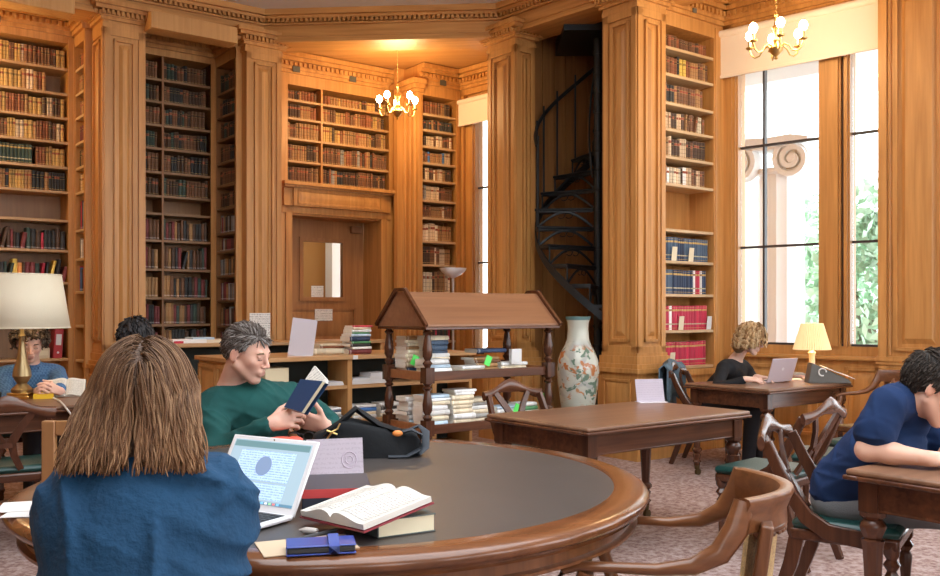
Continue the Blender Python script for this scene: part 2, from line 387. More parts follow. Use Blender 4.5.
NOTICE = printed('notice_sheet', (.80,.78,.74), (.30,.28,.27), 2, 300, .7, thr=.52)
def notice(frame, x0, z0, x1, z1, y, lab, yaw=0):
    o = MB().box(0,0,0,x1-x0,.004,z1-z0).build('paper_notice', NOTICE, smooth=0)
    o.matrix_world = fr(frame[0],frame[1]) @ Matrix.Translation((x0,y,z0)) @ Matrix.Rotation(yaw,4,'Z'); return tag(o, lab, 'notice')
dn = 11.0
notice(FDoor, t_at(dn2,AU,314), zat(321,dn), t_at(dn2,AU,331.5), zat(309,dn), .335, 'small white printed notice fixed below the glass of the door')
notice(FDoor, t_at(dn2,AU,312), zat(297.5,dn), t_at(dn2,AU,324), zat(285,dn), .376, 'small white printed notice behind the glass of the door')
# beyond the door glass: a bright passage with white wall strips
wallbox(FDoor, [(-.6,1.9,0,3.2,2.0,3)], 'wall_back', mat('passage_wall',(.34,.17,.045),.8))
wallbox(FDoor, [(tdl+g1+.60,1.7,0,tdl+g1+.80,1.9,3)], 'wall_back', mat('passage_white',(.85,.84,.82),.8))
wallbox(FDoor, [(-.6,.5,2.9,3.2,2.0,3.0),(-.7,.5,0,-.6,2,3)], 'wall_back', PLASTER)
lamp('passage_light', fr(*FDoor) @ Vector((.6,1.1,2.6)), 9, (1,.9,.75), .2)
# fluted return beside the narrow bookcase
b = MB(); b.box(-.05,0,0,.53,.06,4.12)
for x in (.05,.15,.25,.36,.46): b.sweep([(x,-.005,.95),(x,-.005,3.95)], .026, .02, n=8)
b.box(-.03,-.03,0,.54,.06,.9); b.box(-.03,-.045,.86,.56,.06,.93)
b.box(.16,-.02,3.98,.53,.05,4.02); b.box(.14,-.05,4.02,.56,.06,4.06); b.box(.11,-.09,4.06,.59,.06,4.11); b.box(.07,-.13,4.11,.62,.06,4.17)
dentils(b,.13,.58,-.07,4.065,4.10,.04)
struct(b.build('pillar', OAK, loc=FPil[0], rz=FPil[1], smooth=25), 'fluted oak pilaster between door and narrow bookcase')
wallbox(FN, [(-.12,.30,0,.72,.38,ZT),(-.02,0,4.0,.66,.3,4.35),(-.02,-.01,0,.03,.3,4.1),(t_at(*FN,456),-.01,0,.62,.3,4.1)], 'wall_back', cornice=(-.03,.62))

def window(frame, x0, x1, z0, z1, posts, transoms, name, lab, bars=(), sillz=1.0, outer=.34):
    """framed window in an opening; posts = (x0,x1) solid uprights; panes between them"""
    root = tag(thing(name, lab, 'window', frame[0], frame[1]), None, kind='structure')
    b = MB()
    for a,c in posts: b.box(a,.06,z0,c,.20,z1); b.box(a+.015,.03,z0,c-.015,.06,z1)
    b.box(x0,.06,z0-.09,x1,.20,z0); b.box(x0,.06,z1,x1,.2,z1+.06)
    b.build('window_frame', OAK, root, smooth=20)
    MB().box(x0-.02,-.06,z0-.12,x1+.02,.2,z0-.085).build('window_sill', OAKH, root, bev=.008)
    edges = sorted([p for ab in posts for p in ab]); spans = []
    for i in range(1, len(edges)-1, 2): spans.append((edges[i], edges[i+1]))
    for a,c in spans:
        MB().box(a,.13,z0,c,.136,z1).build('pane', GLASS, root, smooth=0)
        for tz in transoms: MB().box(a,.11,tz-.011,c,.15,tz+.011).build('glazing_bar', DARKM, root, smooth=0)
        MB().box(a,.09,z0,c,.155,z0+.02).build('glazing_bar', DARKM, root, smooth=0)
    for bx in bars: MB().box(bx-.010,.10,z0,bx+.010,.155,z1).build('glazing_bar', DARKM, root, smooth=0)
    return root
T1 = lambda x: t_at(*FW1, x)
Z0 = 1.02
window(FW1, T1(733), T1(884), Z0, 4.02, [(T1(729),T1(735)),(T1(816),T1(838)),(T1(841),T1(847.5)),(T1(886),T1(890))], (zat(145,8.8), zat(246.5,8.8)), 'window_1',
       'tall bright window with wooden frame behind the desk lamp', bars=(T1(759),))
struct(MB().box(T1(838),.10,Z0,T1(841),.19,4.02).build('trim_8', mat('dark_gap',(.10,.06,.04),.6), loc=FW1[0], rz=FW1[1], smooth=0), 'dark strip standing in for the shaded gap between two window posts')  # solid strip filling the gap, its shade put into the colour
b = MB(); b.box(-.1,0,0,T1(884),.3,Z0-.12); b.box(-.12,0,0,T1(731),.3,ZT); b.box(-.1,0,4.08,2.6,.3,ZT); b.box(T1(886),0,0,2.7,.3,ZT)
panel(b, T1(742), T1(818), .2, .84, 0, .02, .06); panel(b, T1(845), T1(879), .2, .84, 0, .02, .06)
wall_cornice(b, -.0, 2.6); struct(b.build('wall_right', OAK, loc=FW1[0], rz=FW1[1], smooth=20))
b = MB(); x5 = T1(883); b.box(x5,-.10,0,x5+1.0,0,4.2); b.box(x5-.03,-.13,0,x5+1.0,0,.16)
b.box(x5,-.125,.95,x5+.07,-.09,4.1)
panel(b, x5+.13, x5+.52, 1.0, 4.05, -.10, .03, .06); panel(b, x5+.1, x5+.55, .22, .86, -.10, .02, .05)
for z0,z1,p in ((.88,.91,.02),(.91,.95,.035)): b.box(x5-.02,-.10-p,z0,x5+1.0,0,z1)
for xx in (.045,.09): b.sweep([(x5+xx,-.10,.96),(x5+xx,-.10,4.1)], .016, .014)
struct(b.build('pillar', OAK, loc=FW1[0], rz=FW1[1], smooth=20), 'oak pilaster with a long panel beside the big window')
# blind over the big window
bl = thing('roller_blind', 'pale half drawn roller blind across top of the big window', 'blind', FW1[0]+Vector((0,0,0)), FW1[1])
xb0, xb1 = T1(722.5)+.0, x5-.01
MB().box(xb0,-.045,3.63,xb1,-.04,4.05).build('blind_fabric', BLIND, bl, smooth=0)
MB().box(xb0,-.056,3.615,xb1,-.034,3.645).build('bottom_bar', BLIND, bl, bev=.004)
b = MB(); b.sweep([(xb0,-.045,4.05),(xb1,-.045,4.05)], .035, n=12); b.build('roller', BLIND, bl)
# narrow far window
T2 = lambda x: t_at(*FW2, x)
window(FW2, T2(464), 1.15, .80, 4.0, [(T2(463),T2(471.5)),(T2(486.5),1.2)], (zat(186,11.3), zat(262,11.3)), 'window_2', 'narrow bright window between the pale bookcase and a pillar')
b = MB(); b.box(-.1,0,0,1.9,.3,.68); b.box(-.1,0,0,T2(463.5),.3,ZT); b.box(-.1,0,4.06,1.9,.3,ZT); b.box(1.2,0,0,1.9,.3,ZT); wall_cornice(b,0,1.9)
struct(b.build('wall_back', OAK, loc=FW2[0], rz=FW2[1], smooth=20))
bl2 = thing('roller_blind', 'small pale roller blind at the head of the narrow window', 'blind', FW2[0], FW2[1])
MB().box(.02,-.045,3.68,1.1,-.04,3.97).build('blind_fabric', BLIND, bl2, smooth=0)
MB().box(.02,-.056,3.665,1.1,-.034,3.69).build('bottom_bar', BLIND, bl2, bev=.004)
b = MB(); b.sweep([(.02,-.045,3.97),(1.1,-.045,3.97)], .03, n=12); b.build('roller', BLIND, bl2)
# staircase niche
b = MB(); b.box(-.1,0,0,1.5,.08,ZT)
for i in range(9): b.box(.0+.17*i,-.012,0,.16+.17*i,.0,ZT)
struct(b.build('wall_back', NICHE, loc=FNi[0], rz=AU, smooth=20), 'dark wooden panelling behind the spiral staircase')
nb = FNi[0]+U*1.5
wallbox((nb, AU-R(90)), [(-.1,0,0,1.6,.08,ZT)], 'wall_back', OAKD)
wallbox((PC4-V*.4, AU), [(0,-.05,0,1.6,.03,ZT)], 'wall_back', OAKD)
# right bookcase wall
tb1 = T1(724)
wallbox(FB, [(-.05,.33,0,1.0,.41,ZT),(-.01,0,4.0,.90,.33,4.35),(-.02,-.005,0,.015,.33,4.1),(t_at(*FB,715),-.008,0,.9,.33,4.1)], 'wall_right', cornice=(0,.88))
# ceilings of the bays, each behind its beam
def ceil(A, B, z, ext=(.9,.9), dp=3.2, m=OAKC):
    d = B-A; L_ = d.length
    struct(MB().box(-ext[0],.1,z,L_+ext[1],dp,z+.03).build('ceiling', m, loc=(A.x,A.y,0), rz=math.atan2(d.y,d.x), smooth=0), 'wooden ceiling of a bay')
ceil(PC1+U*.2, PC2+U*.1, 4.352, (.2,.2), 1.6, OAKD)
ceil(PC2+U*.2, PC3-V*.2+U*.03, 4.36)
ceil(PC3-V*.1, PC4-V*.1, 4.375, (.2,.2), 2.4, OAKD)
ceil(PC1-U*2.6, PC1+U*.1, 4.358, (.5,.1), 1.6)
ceil(b4, b4+Vector((2.6,-2.0,0)), 4.366, (.1,.6))
# the rest of the room, out of view
b = MB()
for (x0,y0,x1,y1) in ((-6.6,-5,-6.4,8.2),): b.box(x0,y0,0,x1,y1,ZT)
struct(b.build('wall_left', OAK, smooth=0))
b = MB(); b.box(5.3,-5,0,5.5,6.6,.9); b.box(5.3,-5,4.1,5.5,6.6,ZT)
for y in (-5,-2.4,.2,2.8,5.6): b.box(5.3,y,0,5.5,y+.7,ZT)
struct(b.build('wall_right', OAK, smooth=0))
b = MB(); b.box(-6.6,-5.2,0,5.5,-5,.9); b.box(-6.6,-5.2,4.1,5.5,-5,ZT)
b.box(-6.6,-5.2,0,-.6,-5,ZT); b.box(.6,-5.2,0,1.8,-5,ZT); b.box(4.2,-5.2,0,5.5,-5,ZT)
struct(b.build('wall_front', OAK, smooth=0))

# ------------------------------------------------------------------ outside the big window
STN = mat('pale_stone', (.80,.80,.80), .8)
cl = thing('stone_column', 'white stone column with a scroll capital outside the window', 'column', G(781,11.6), R(-43))
b = MB(); b.lathe([(.30,-4),(.28,3.0),(.27,3.05),(.31,3.08),(.31,3.13)], 28, flute=.05); b.build('shaft', STN, cl)
b = MB()
def scroll(cx, s):
    pts = []; 
    for i in range(46):
        a = i*.30; r = .235-.0048*i
        pts.append((cx+s*r*math.cos(a+1.57), -.30, 3.20+r*math.sin(a+1.57)))
    b.sweep(pts, .03, .10, ref=(0,1,0), rect=True)
    b.M = Matrix.Translation((cx,-.30,3.20)) @ Matrix.Rotation(R(90),4,'X'); b.lathe([(.20,-.04),(.2,.04)],24); b.lathe([(.05,-.09),(.05,.11)],16); b.M = Matrix()
scroll(.30, 1); scroll(-.40, -1)
b.build('volute', STN, cl)
b = MB(); b.sweep([(-.5,-.1,3.50),(-.3,-.1,3.46),(0,-.1,3.44),(.3,-.1,3.45),(.52,-.1,3.40)], .34, .04, rect=True); b.sweep([(-.4,-.2,3.42),(0,-.2,3.38),(.35,-.2,3.42)],.2,.05,rect=True); b.build('abacus', STN, cl)
MB().box(-1.5,.3,4.35,.75,.6,5.2).build('entablature', STN, cl, bev=.02)
o = MB().box(-1.6,.0,-4,-.62,.8,3.7).build('stone_pier', mat('warm_stone',(.82,.74,.64),.85), loc=G(781,11.6), rz=R(-43)); tag(o, 'pale warm stone pier at the edge of the window view', 'pier')
LEAF = mat('tree_leaves', (.46,.62,.46), .7, var=.35, vscale=2)
rng = np.random.default_rng(5)
def tree(x, d, zc, rx, rz_, n, lab, seed):
    rg = np.random.default_rng(seed); root = thing('leafy_tree', lab, 'tree', (G(x,d).x, d, -4), 0, 'trees outside the window')
    b = MB(); vs = []; fs = []
    for i in range(n):
        u = rg.normal(size=3); u /= np.linalg.norm(u); r = rg.uniform(.45,1)**.6
        c = np.array([u[0]*rx*r, u[1]*rx*r*.7, zc+4+u[2]*rz_*r])
        for k in range(3):
            e = rg.normal(size=3); e /= np.linalg.norm(e); f = np.cross(e, rg.normal(size=3)); f /= np.linalg.norm(f)
            p = c+rg.normal(size=3)*.12; s1, s2 = .11*rg.uniform(.6,1.2), .06
            o = len(vs); vs += [tuple(p-e*s1), tuple(p+f*s2), tuple(p+e*s1), tuple(p-f*s2)]; fs.append((o,o+1,o+2,o+3))
    b.add(vs, fs); b.build('foliage', LEAF, root, smooth=0)
    b = MB(); b.sweep([(0,0,0),(.05,0,2),(0,.1,zc+4)], [.22,.18,.08]); 
    for k in range(5): b.sweep([(0,0.05,zc+3-.3*k),(rx*.5*math.cos(k*1.3),rx*.4*math.sin(k*1.3),zc+4+.2*k)], [.06,.02])
    b.build('trunk', mat('bark',(.30,.25,.2),.9), root)
tree(800, 17, 1.9, 1.6, 1.9, 1100, 'pale green tree beyond the stone column outside the window', 1)
tree(873, 13, 1.3, 1.1, 1.9, 1000, 'pale green tree seen through the narrow pane beside the pilaster', 2)
tree(835, 20, 0.6, 2.6, 1.8, 1000, 'pale green tree farthest off behind the window post', 3)
# ------------------------------------------------------------------ bookcases and books
BOOKS = []      # dicts: M (4x4), t, d, h, col, style, label, grp
rb = random.Random(11)
CN = {'tan':(.34,.18,.07),'golden':(.50,.30,.09),'brown':(.16,.07,.03),'dark brown':(.065,.032,.016),'rust':(.23,.075,.028),'pale tan':(.60,.45,.29),'cream':(.72,.62,.45),
      'dark green':(.035,.06,.045),'black':(.025,.025,.025),'navy':(.025,.045,.10),'slate blue':(.075,.12,.19),'red':(.50,.03,.06),'crimson':(.56,.035,.085),'maroon':(.17,.03,.03),'yellow':(.75,.52,.10),
      'grey':(.30,.29,.27),'white':(.80,.79,.77),'blue':(.05,.16,.42),'teal':(.06,.30,.36),'green':(.08,.25,.10),'orange':(.65,.25,.06),'pale blue':(.45,.58,.70)}
def book_mesh(b, t, d, h, name, style, v=0.0):
    c = [max(0,min(1,x*(1+v))) for x in CN[name]]; dk = [x*.45 for x in c]; gold = [.55,.36,.12]
    if name in ('cream','pale tan','white'): gold = [.35,.2,.1]
    page = (.70,.60,.42) if style != 'modern' else (.80,.77,.70)
    r = min(.012, t*.3)
    cs = [(0,r),(t*.22,r*.25),(t*.5,0),(t*.78,r*.25),(t,r),(t,d),(0,d)]
    if style == 'leather': lv = [(0,c),(.08,gold),(.10,c),(.26,dk),(.28,c),(.46,dk),(.48,c),(.66,gold),(.67,[x*.6 for x in (.5,.12,.06)] if v > 0 else dk),(.79,gold),(.80,c),(.90,dk),(.92,c),(1,c)]
    elif style == 'set': lv = [(0,c),(.07,gold),(.085,c),(.22,[.5,.45,.3]),(.27,c),(.78,gold),(.86,c),(.93,gold),(.94,c),(1,c)]
    elif style == 'label': lv = [(0,c),(.12,(.8,.8,.78)),(.22,c),(.60,c),(.82,gold),(.86,c),(1,c)]
    else: lv = [(0,c),(.05,[min(1,x+.22) for x in c]),(.11,c),(.35,[min(1,x*1.15+.01) for x in c]),(.80,c),(1,c)]
    n = 7; vs = []; fs = []; cl = []
    for z, _ in lv:
        for x, y in cs: vs.append((x,y,z*h))
    for j in range(len(lv)-1):
        for i in range(n):
            i2 = (i+1)%n; fs.append((j*n+i, j*n+i2, (j+1)*n+i2, (j+1)*n+i))
            cl.append(lv[j][1] if i < 4 else (c if i != 5 else page))
    k = len(lv)-1
    fs.append(tuple(k*n+i for i in range(n))); cl.append(page); fs.append(tuple(range(n-1,-1,-1))); cl.append(page)
    b.add(vs, fs, 0, cl)
def add_book(M, t, d, h, col, style, label, grp, force=False):
    p = M @ Vector((t/2, 0, h/2)); A = M.to_3x3()
    e = [A @ Vector(x) for x in ((t,0,0),(0,d,0),(0,0,h))]
    view = (p-Vector((0,0,CH))); ds = max(.5, view.y); vd = view.normalized()
    area = sum(abs(e[i].cross(e[j]).dot(vd)) for i,j in ((0,1),(0,2),(1,2)))*(F/ds)**2
    px, py = 470+p.x*F/ds, HY-(p.z-CH)*F/ds
    if px < -8 or px > 948: area *= .001
    BOOKS.append(dict(M=M, t=t, d=d, h=h, col=col, style=style, label=label, grp=grp, area=area+(1e6 if force else 0), v=rb.uniform(-.22,.22)))
def row(frame, x0, x1, z, hmax, pal, case, shelf, style='leather', fill=1.0, lean=0, y=.035, th=(.022,.042), hvar=.16, rev=False, runs=None, hidden=False):
    """a row of upright books from x0 to x1 on one shelf; runs = [(n, colour)] of identical neighbours"""
    M0 = fr(*frame); x = x0+.004; k = 0; items = []
    seq = []
    for n_, c_ in (runs or []): seq += [c_]*n_
    lim = x0+(x1-x0)*fill; setbase = None
    while True:
        col = seq[k] if k < len(seq) else rb.choice(pal)
        if style == 'leather' and k and k >= len(seq) and rb.random() < .45: col = items[-1][5]      # volumes of a set stand together
        same = k and items[-1][5] == col
        t = items[-1][1] if same and rb.random() < .8 else rb.uniform(*th)
        h = items[-1][2]*rb.uniform(.99,1.01) if same else hmax*rb.uniform(1-hvar,1)*.95
        if x+t > lim: break
        a = 0
        if lean and rb.random() < lean: a = rb.uniform(.05,.28)
        items.append((x, t, h, a, rb.uniform(.12,.17), col)); x += t+.0012+(h*math.sin(a)*.55 if a else 0); k += 1
    n = len(items)
    for i, (x, t, h, a, d, col) in enumerate(items):
        M = M0 @ Matrix.Translation((x, y+rb.uniform(0,.012), z+.001)) @ Matrix.Rotation(a,4,'Y')
        if a: M = M @ Matrix.Translation((0,0,0))
        i_ = n-i if rev else i+1
        lb = f"{col} book {ordn(i_)} from {case[1]}, {ordn(shelf)} shelf down, {case[0]}"
        add_book(M, t, d, min(h, hmax*.96)*(math.cos(a) if a else 1), col, style, lb, 'books on '+case[0])
def bookcase(name, lab, frame, x0, x1, zs, ztop, depth=.3, divs=(), m=OAK, se=SHELF, y0=.0, bm=None):
    root = thing(name, lab, 'bookcase', frame[0], frame[1])
    MB().box(x0,y0+depth-.012,zs[0]-.03,x1,y0+depth,ztop).build('back_panel', bm or wood('case_back_shaded',(.20,.088,.028),(.32,.15,.052),2,.5,20), root, smooth=0)  # backs darker than the oak: deep shelf shadow put into the colour
    MB().box(x0-.02,y0+.0,zs[0]-.03,x0,y0+depth,ztop).build('side_panel', m, root, bev=.004)
    MB().box(x1,y0+.0,zs[0]-.03,x1+.02,y0+depth,ztop).build('side_panel', m, root, bev=.004)
    for dv in divs: MB().box(dv-.012,y0+.002,zs[0]-.03,dv+.012,y0+depth,ztop).build('divider', m, root, bev=.003)
    for z in zs: MB().box(x0,y0+.006,z-.028,x1,y0+depth-.012,z).build('shelf', se, root, bev=.004)
    return root
GOLD = ['golden','golden','tan','tan','brown','golden','rust','pale tan','dark brown']
BROWN = ['brown','brown','tan','dark brown','rust','tan','dark brown']
PALEP = ['pale tan','cream','pale tan','tan','brown','pale tan','dark brown']
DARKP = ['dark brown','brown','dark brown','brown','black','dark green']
MIX = ['black','dark brown','maroon','dark green','maroon','black','dark brown','tan','black','dark brown','red','black']

# lit bookcase at the far left
d1 = 9.30; cs = ('bookcase behind the student', 'the corner')
zl = [zat(y,d1) for y in (68.6,93.7,117.8,142,167,191.5,220,250,282,316,358)]
zb = zl[::-1]
bookcase('fitted_bookcase', 'tall lamplit bookcase of old leather books behind the student', FL, -2.3, -.055, zb, 4.06, .33, se=wood('shelf_oak',(.42,.24,.10),(.54,.33,.15),0,.5,30), y0=.0)
tops = [4.06-.0]+zl[:-1]
rows = {1:(GOLD,None,'leather',0),2:(GOLD,None,'leather',0),3:(GOLD,None,'leather',0),4:(GOLD+['dark brown'],None,'leather',0),5:(GOLD,None,'leather',0),6:(['golden','tan','golden','brown','black'],None,'leather',0),
        8:(MIX,None,'modern',.06),9:(MIX+['yellow','orange','red'],None,'modern',.45),10:(MIX,None,'modern',.1)}
for i, z in enumerate(zl):
    k = i+1
    if k not in rows: continue
    pal, runs, st, ln = rows[k]; hm = (tops[i]-.028-z)*(.93 if k < 7 else .84)
    if k == 2: row(FL, -1.15, -.20, z, hm, pal, cs, k, st, .96, ln, rev=True)
    elif k == 5:
        row(FL, -1.15, -.76, z, hm, ['tan','golden','brown'], cs, k, st, 1, 0, rev=True, th=(.03,.04))
        row(FL, -.76, -.36, z, hm*.97, ['dark green'], ('bookcase behind the student', 'the brown volumes'), k, 'set', 1, 0, hvar=.02, th=(.031,.034), rev=True)
        row(FL, -.355, -.065, z, hm, ['tan','golden','rust'], cs, k, st, 1, 0, rev=True)
    else: row(FL, -1.15, -.065, z, hm, pal, cs, k, st, 1, ln, rev=True, th=(.022,.042) if k < 7 else (.022,.05), hvar=.10 if k < 7 else .3)
# red lever-arch files and pale boxes on the lowest shelf there
zz = zl[10]
def boxfile(frame, x, z, t, h, d, m, lab, y=.04, lean=0, cat='file'):
    b = MB(); b.box(0,0,0,t,d,h); o = thing('lever_arch_file' if cat == 'file' else 'archive_box', lab, cat, fr(*frame) @ Vector((x,y,z)), frame[1])
    o.rotation_euler = (0,lean,frame[1]); b.build('case', m, o, bev=.004)
    if cat == 'file':
        MB().box(t*.2,-.003,h*.45,t*.8,.002,h*.82).build('spine_label', PAPER, o, smooth=0); q = MB(); q.M = Matrix.Translation((t/2,.0,h*.2)) @ Matrix.Rotation(R(90),4,'X'); q.lathe([(.011,-.004),(.011,.005)],12); q.build('finger_ring', STEEL, o)
    else: MB().box(t*.1,-.003,h*.3,t*.9,.002,h*.75).build('label', CREAM, o, smooth=0)
    return o
REDM = mat('red_card', (.42,.025,.03), .5)
boxfile(FL, -.19, zz, .085, .30, .22, REDM, 'red lever arch file upright beside the student on the lowest shelf', lean=.06)
boxfile(FL, -.42, zz, .20, .105, .20, mat('cream_card',(.66,.56,.38),.7), 'low cream box beside the red lever arch file', cat='box')
boxfile(FL, -.80, zz, .07, .28, .2, mat('green_card',(.03,.14,.06),.6), 'dark green lever arch file on the lowest shelf by the table lamp')
boxfile(FL, -.90, zz, .07, .28, .2, mat('black_card',(.02,.03,.025),.6), 'black lever arch file on the lowest shelf by the table lamp')
# its return by the pillar
dr = 9.15; cs = ('return bookcase by the first pillar', 'the corner')
zr = [zat(y,dr) for y in (66,91,115,141,166,191,229,258,291,325,338+22)]
bookcase('fitted_bookcase', 'narrow return bookcase squeezed against the pillar by the lamplit books', FLr, .035, .355, zr[::-1], 4.02, .24)
tops = [4.02]+zr[:-1]
for i, z in enumerate(zr[:9]):
    pal = [BROWN,BROWN,BROWN,['maroon','maroon','rust'],BROWN,GOLD,['red','grey','navy'],['maroon','grey','white'],['white','blue','black','red']][i]
    row(FLr, .04, .35, z, (tops[i]-.03-z)*.9, pal, cs, i+1, 'leather' if i < 6 else 'modern')

# dark alcove: back wall
dk = 10.08; cs = ('dark alcove bookcase', 'the inner corner')
yk = (86.5,108,130.5,153,176,199,216,242,270,297.6,323.6,346)
zk = [zat(y,dk) for y in yk]
xa = t_at(*FD,163); 
DSH = wood('dark_shelf',(.20,.10,.04),(.30,.16,.07),0,.5,30)  # shelf wood darkened, the alcove's shade put into its colour
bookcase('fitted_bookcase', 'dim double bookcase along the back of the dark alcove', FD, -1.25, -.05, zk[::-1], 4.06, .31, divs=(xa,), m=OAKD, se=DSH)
tops = [4.06]+zk[:-1]
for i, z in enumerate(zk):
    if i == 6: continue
    hm = (tops[i]-.03-z)*.93; pal = DARKP if i < 6 else ['dark brown','black','brown','dark green','maroon','dark brown','black','tan']  # books limited to dark colours, the alcove's dimness put into the palette
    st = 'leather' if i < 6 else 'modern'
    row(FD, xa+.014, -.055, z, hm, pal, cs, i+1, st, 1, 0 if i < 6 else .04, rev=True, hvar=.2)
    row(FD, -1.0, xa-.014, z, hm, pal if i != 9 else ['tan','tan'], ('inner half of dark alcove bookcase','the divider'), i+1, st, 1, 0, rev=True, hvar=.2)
zd2 = [zat(y, 9.85) for y in (90,114,137,161,184,207,232,250,275,300,326,348)]
cs = ('return bookcase in dark alcove','the inner corner')
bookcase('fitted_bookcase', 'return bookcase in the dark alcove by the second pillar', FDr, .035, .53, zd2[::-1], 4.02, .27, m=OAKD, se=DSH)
tops = [4.02]+zd2[:-1]
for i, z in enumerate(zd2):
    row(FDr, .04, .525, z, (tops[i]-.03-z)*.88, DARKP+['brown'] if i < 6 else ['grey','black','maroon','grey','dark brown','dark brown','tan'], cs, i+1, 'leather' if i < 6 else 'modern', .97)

# above the door
dv0 = t_at(*FDoor,322); cs = ('bookcase above the door', 'the second pillar')
ddx = 11.5
zo = [zat(y,ddx) for y in (113,130,149,170,189.5)]
bookcase('fitted_bookcase', 'wide bookcase of brown volumes above the door', FDoor, .02, 1.42, zo[::-1], 4.0, .30, divs=(dv0,), se=wood('shelf_oak2',(.40,.22,.09),(.52,.31,.14),0,.5,30))
tops = [4.0]+zo[:-1]
for i, z in enumerate(zo):
    hm = (tops[i]-.03-z)*.93
    row(FDoor, .03, dv0-.014, z, hm, BROWN, cs, i+1); row(FDoor, dv0+.014, 1.415, z, hm, BROWN+GOLD[:3] if i < 3 else BROWN+['grey','black'], ('bookcase above the door','its divider'), i+1)
# narrow bookcase, its books paled in colour for the far window's light
dn_ = 11.25; cs = ('narrow bookcase by the far window','the pilaster')
zn = [zat(y,dn_) for y in (113,129,145.5,162,179.5,199.5,217,240.5,264,292,316,341)]
xr = t_at(*FN,456)
bookcase('fitted_bookcase', 'narrow bookcase of window-lit volumes between pilaster and far window', FN, .03, xr, zn[::-1], 4.0, .28)
tops = [4.0]+zn[:-1]
for i, z in enumerate(zn):
    pal = [BROWN,BROWN+['black'],PALEP,['pale tan','tan','blue','blue','brown'],PALEP,['dark brown','brown','pale tan','grey'],['tan','brown','pale tan'],PALEP,PALEP,PALEP,['white','grey','cream','black'],MIX][i]
    row(FN, .035, xr-.01, z, (tops[i]-.03-z)*.9, pal, cs, i+1, 'leather' if i < 10 else 'modern', .97)
# right bookcase
d3 = 8.46; cs = ('bookcase beside the big window','the pillar')
ys = (44.3,71.5,100.4,126.8,154.6,182,228,260,293.6,330.4,367)
zs_ = [zat(y,d3) for y in ys]; xr = t_at(*FB,714)
bookcase('fitted_bookcase', 'tall bookcase with blue and red sets between pillar and big window', FB, .02, xr, zs_[::-1]+[], 4.0, .31, bm=OAK)
wallbox(FB, [(.0,0,0,xr+.02,.3,zs_[-1]-.03),(-.02,-.035,zs_[-1]-.09,xr+.05,.3,zs_[-1]-.03)], 'wall_right')
tops = [4.0]+zs_[:-1]
for i, z in enumerate(zs_):
    hm = (tops[i]-.03-z)*.9
    a0, a1 = .026, xr-.025
    if i == 0: row(FB, a0, a1, z, hm*.9, ['brown','rust','brown','dark brown'], cs, 1, lean=.08, th=(.03,.05))
    elif i == 1: row(FB, a0, a1, z, hm, ['brown','tan','rust'], cs, 2, runs=[(3,'brown'),(3,'rust'),(1,'black'),(2,'yellow')], th=(.03,.046))
    elif i == 2: row(FB, a0, a1-.05, z, hm, ['tan','pale tan','brown'], cs, 3, runs=[(2,'dark brown'),(1,'black')], th=(.03,.046))
    elif i == 3: row(FB, a0, a1, z, hm*.95, PALEP, cs, 4, lean=.35, fill=.93)
    elif i == 4: row(FB, a0, a1, z, hm, PALEP, cs, 5, fill=.95)
    elif i == 5: row(FB, a0, a1, z, hm*.92, PALEP+['white'], cs, 6, fill=.97)
    elif i == 7: row(FB, a0, a1, z, hm*.97, ['slate blue'], cs, 8, 'set', hvar=.02, th=(.026,.03), runs=[(3,'navy'),(5,'slate blue'),(3,'navy'),(4,'slate blue')])
    elif i == 8: row(FB, a0, a1, z, hm*.95, ['navy'], cs, 9, 'set', hvar=.02, th=(.03,.036), runs=[(5,'slate blue'),(9,'navy'),(1,'white'),(2,'crimson'),(1,'white')])
    elif i == 9: row(FB, a0, a1, z, hm*.86, ['crimson'], cs, 10, 'set', hvar=.02, th=(.036,.041), runs=[(1,'white'),(1,'red'),(1,'crimson'),(1,'white')])
    elif i == 10: row(FB, a0, a1, z, hm*.86, ['crimson'], cs, 11, 'set', hvar=.02, th=(.036,.041))
for (i, px, lab) in ((7,673,'small cream card propped among the blue volumes, nearer the pillar'),(7,690,'small cream card propped among the blue volumes, nearer the window'),
                     (9,680,'small cream card propped against the upper red volumes, nearer the pillar'),(9,708,'small white card leaning at the window end of the upper red volumes'),(10,671,'small cream card leaning against the lowest red volumes')):
    o = MB().box(0,0,0,.07,.003,.13).build('index_card', CREAM if 'cream' in lab else PAPER, smooth=0)
    o.matrix_world = fr(*FB) @ Matrix.Translation((t_at(*FB,px), .018, zs_[i]+.001)) @ Matrix.Rotation(R(6),4,'X'); o['group'] = 'cards on the shelves'; tag(o, lab, 'card')
MB_ = MB(); 
o = MB().box(0,0,0,.05,.012,.04).build('shelf_number_plate', mat('number_plate',(.12,.11,.09),.5), loc=fr(*FB) @ Vector((.36,-.062,4.16)), rz=AU); tag(o,'small dark number plate on the cornice above the blue and red bookcase','sign')
for fr_, x, lab in ((FL,-.78,'grey number plate on the cornice over the lamplit bookcase'),(FDoor,.06,'dark number plate on the cornice beside the second pillar'),(FDoor,.82,'dark number plate on the cornice above the middle of the door bookcase'),(FN,.28,'dark number plate on the cornice over the narrow bookcase')):
    o = MB().box(0,0,0,.09,.012,.07).build('shelf_number_plate', mat('number_plate2',(.08,.075,.06),.6), loc=fr(*fr_) @ Vector((x,-.062,4.14)), rz=fr_[1]); tag(o, lab, 'sign')
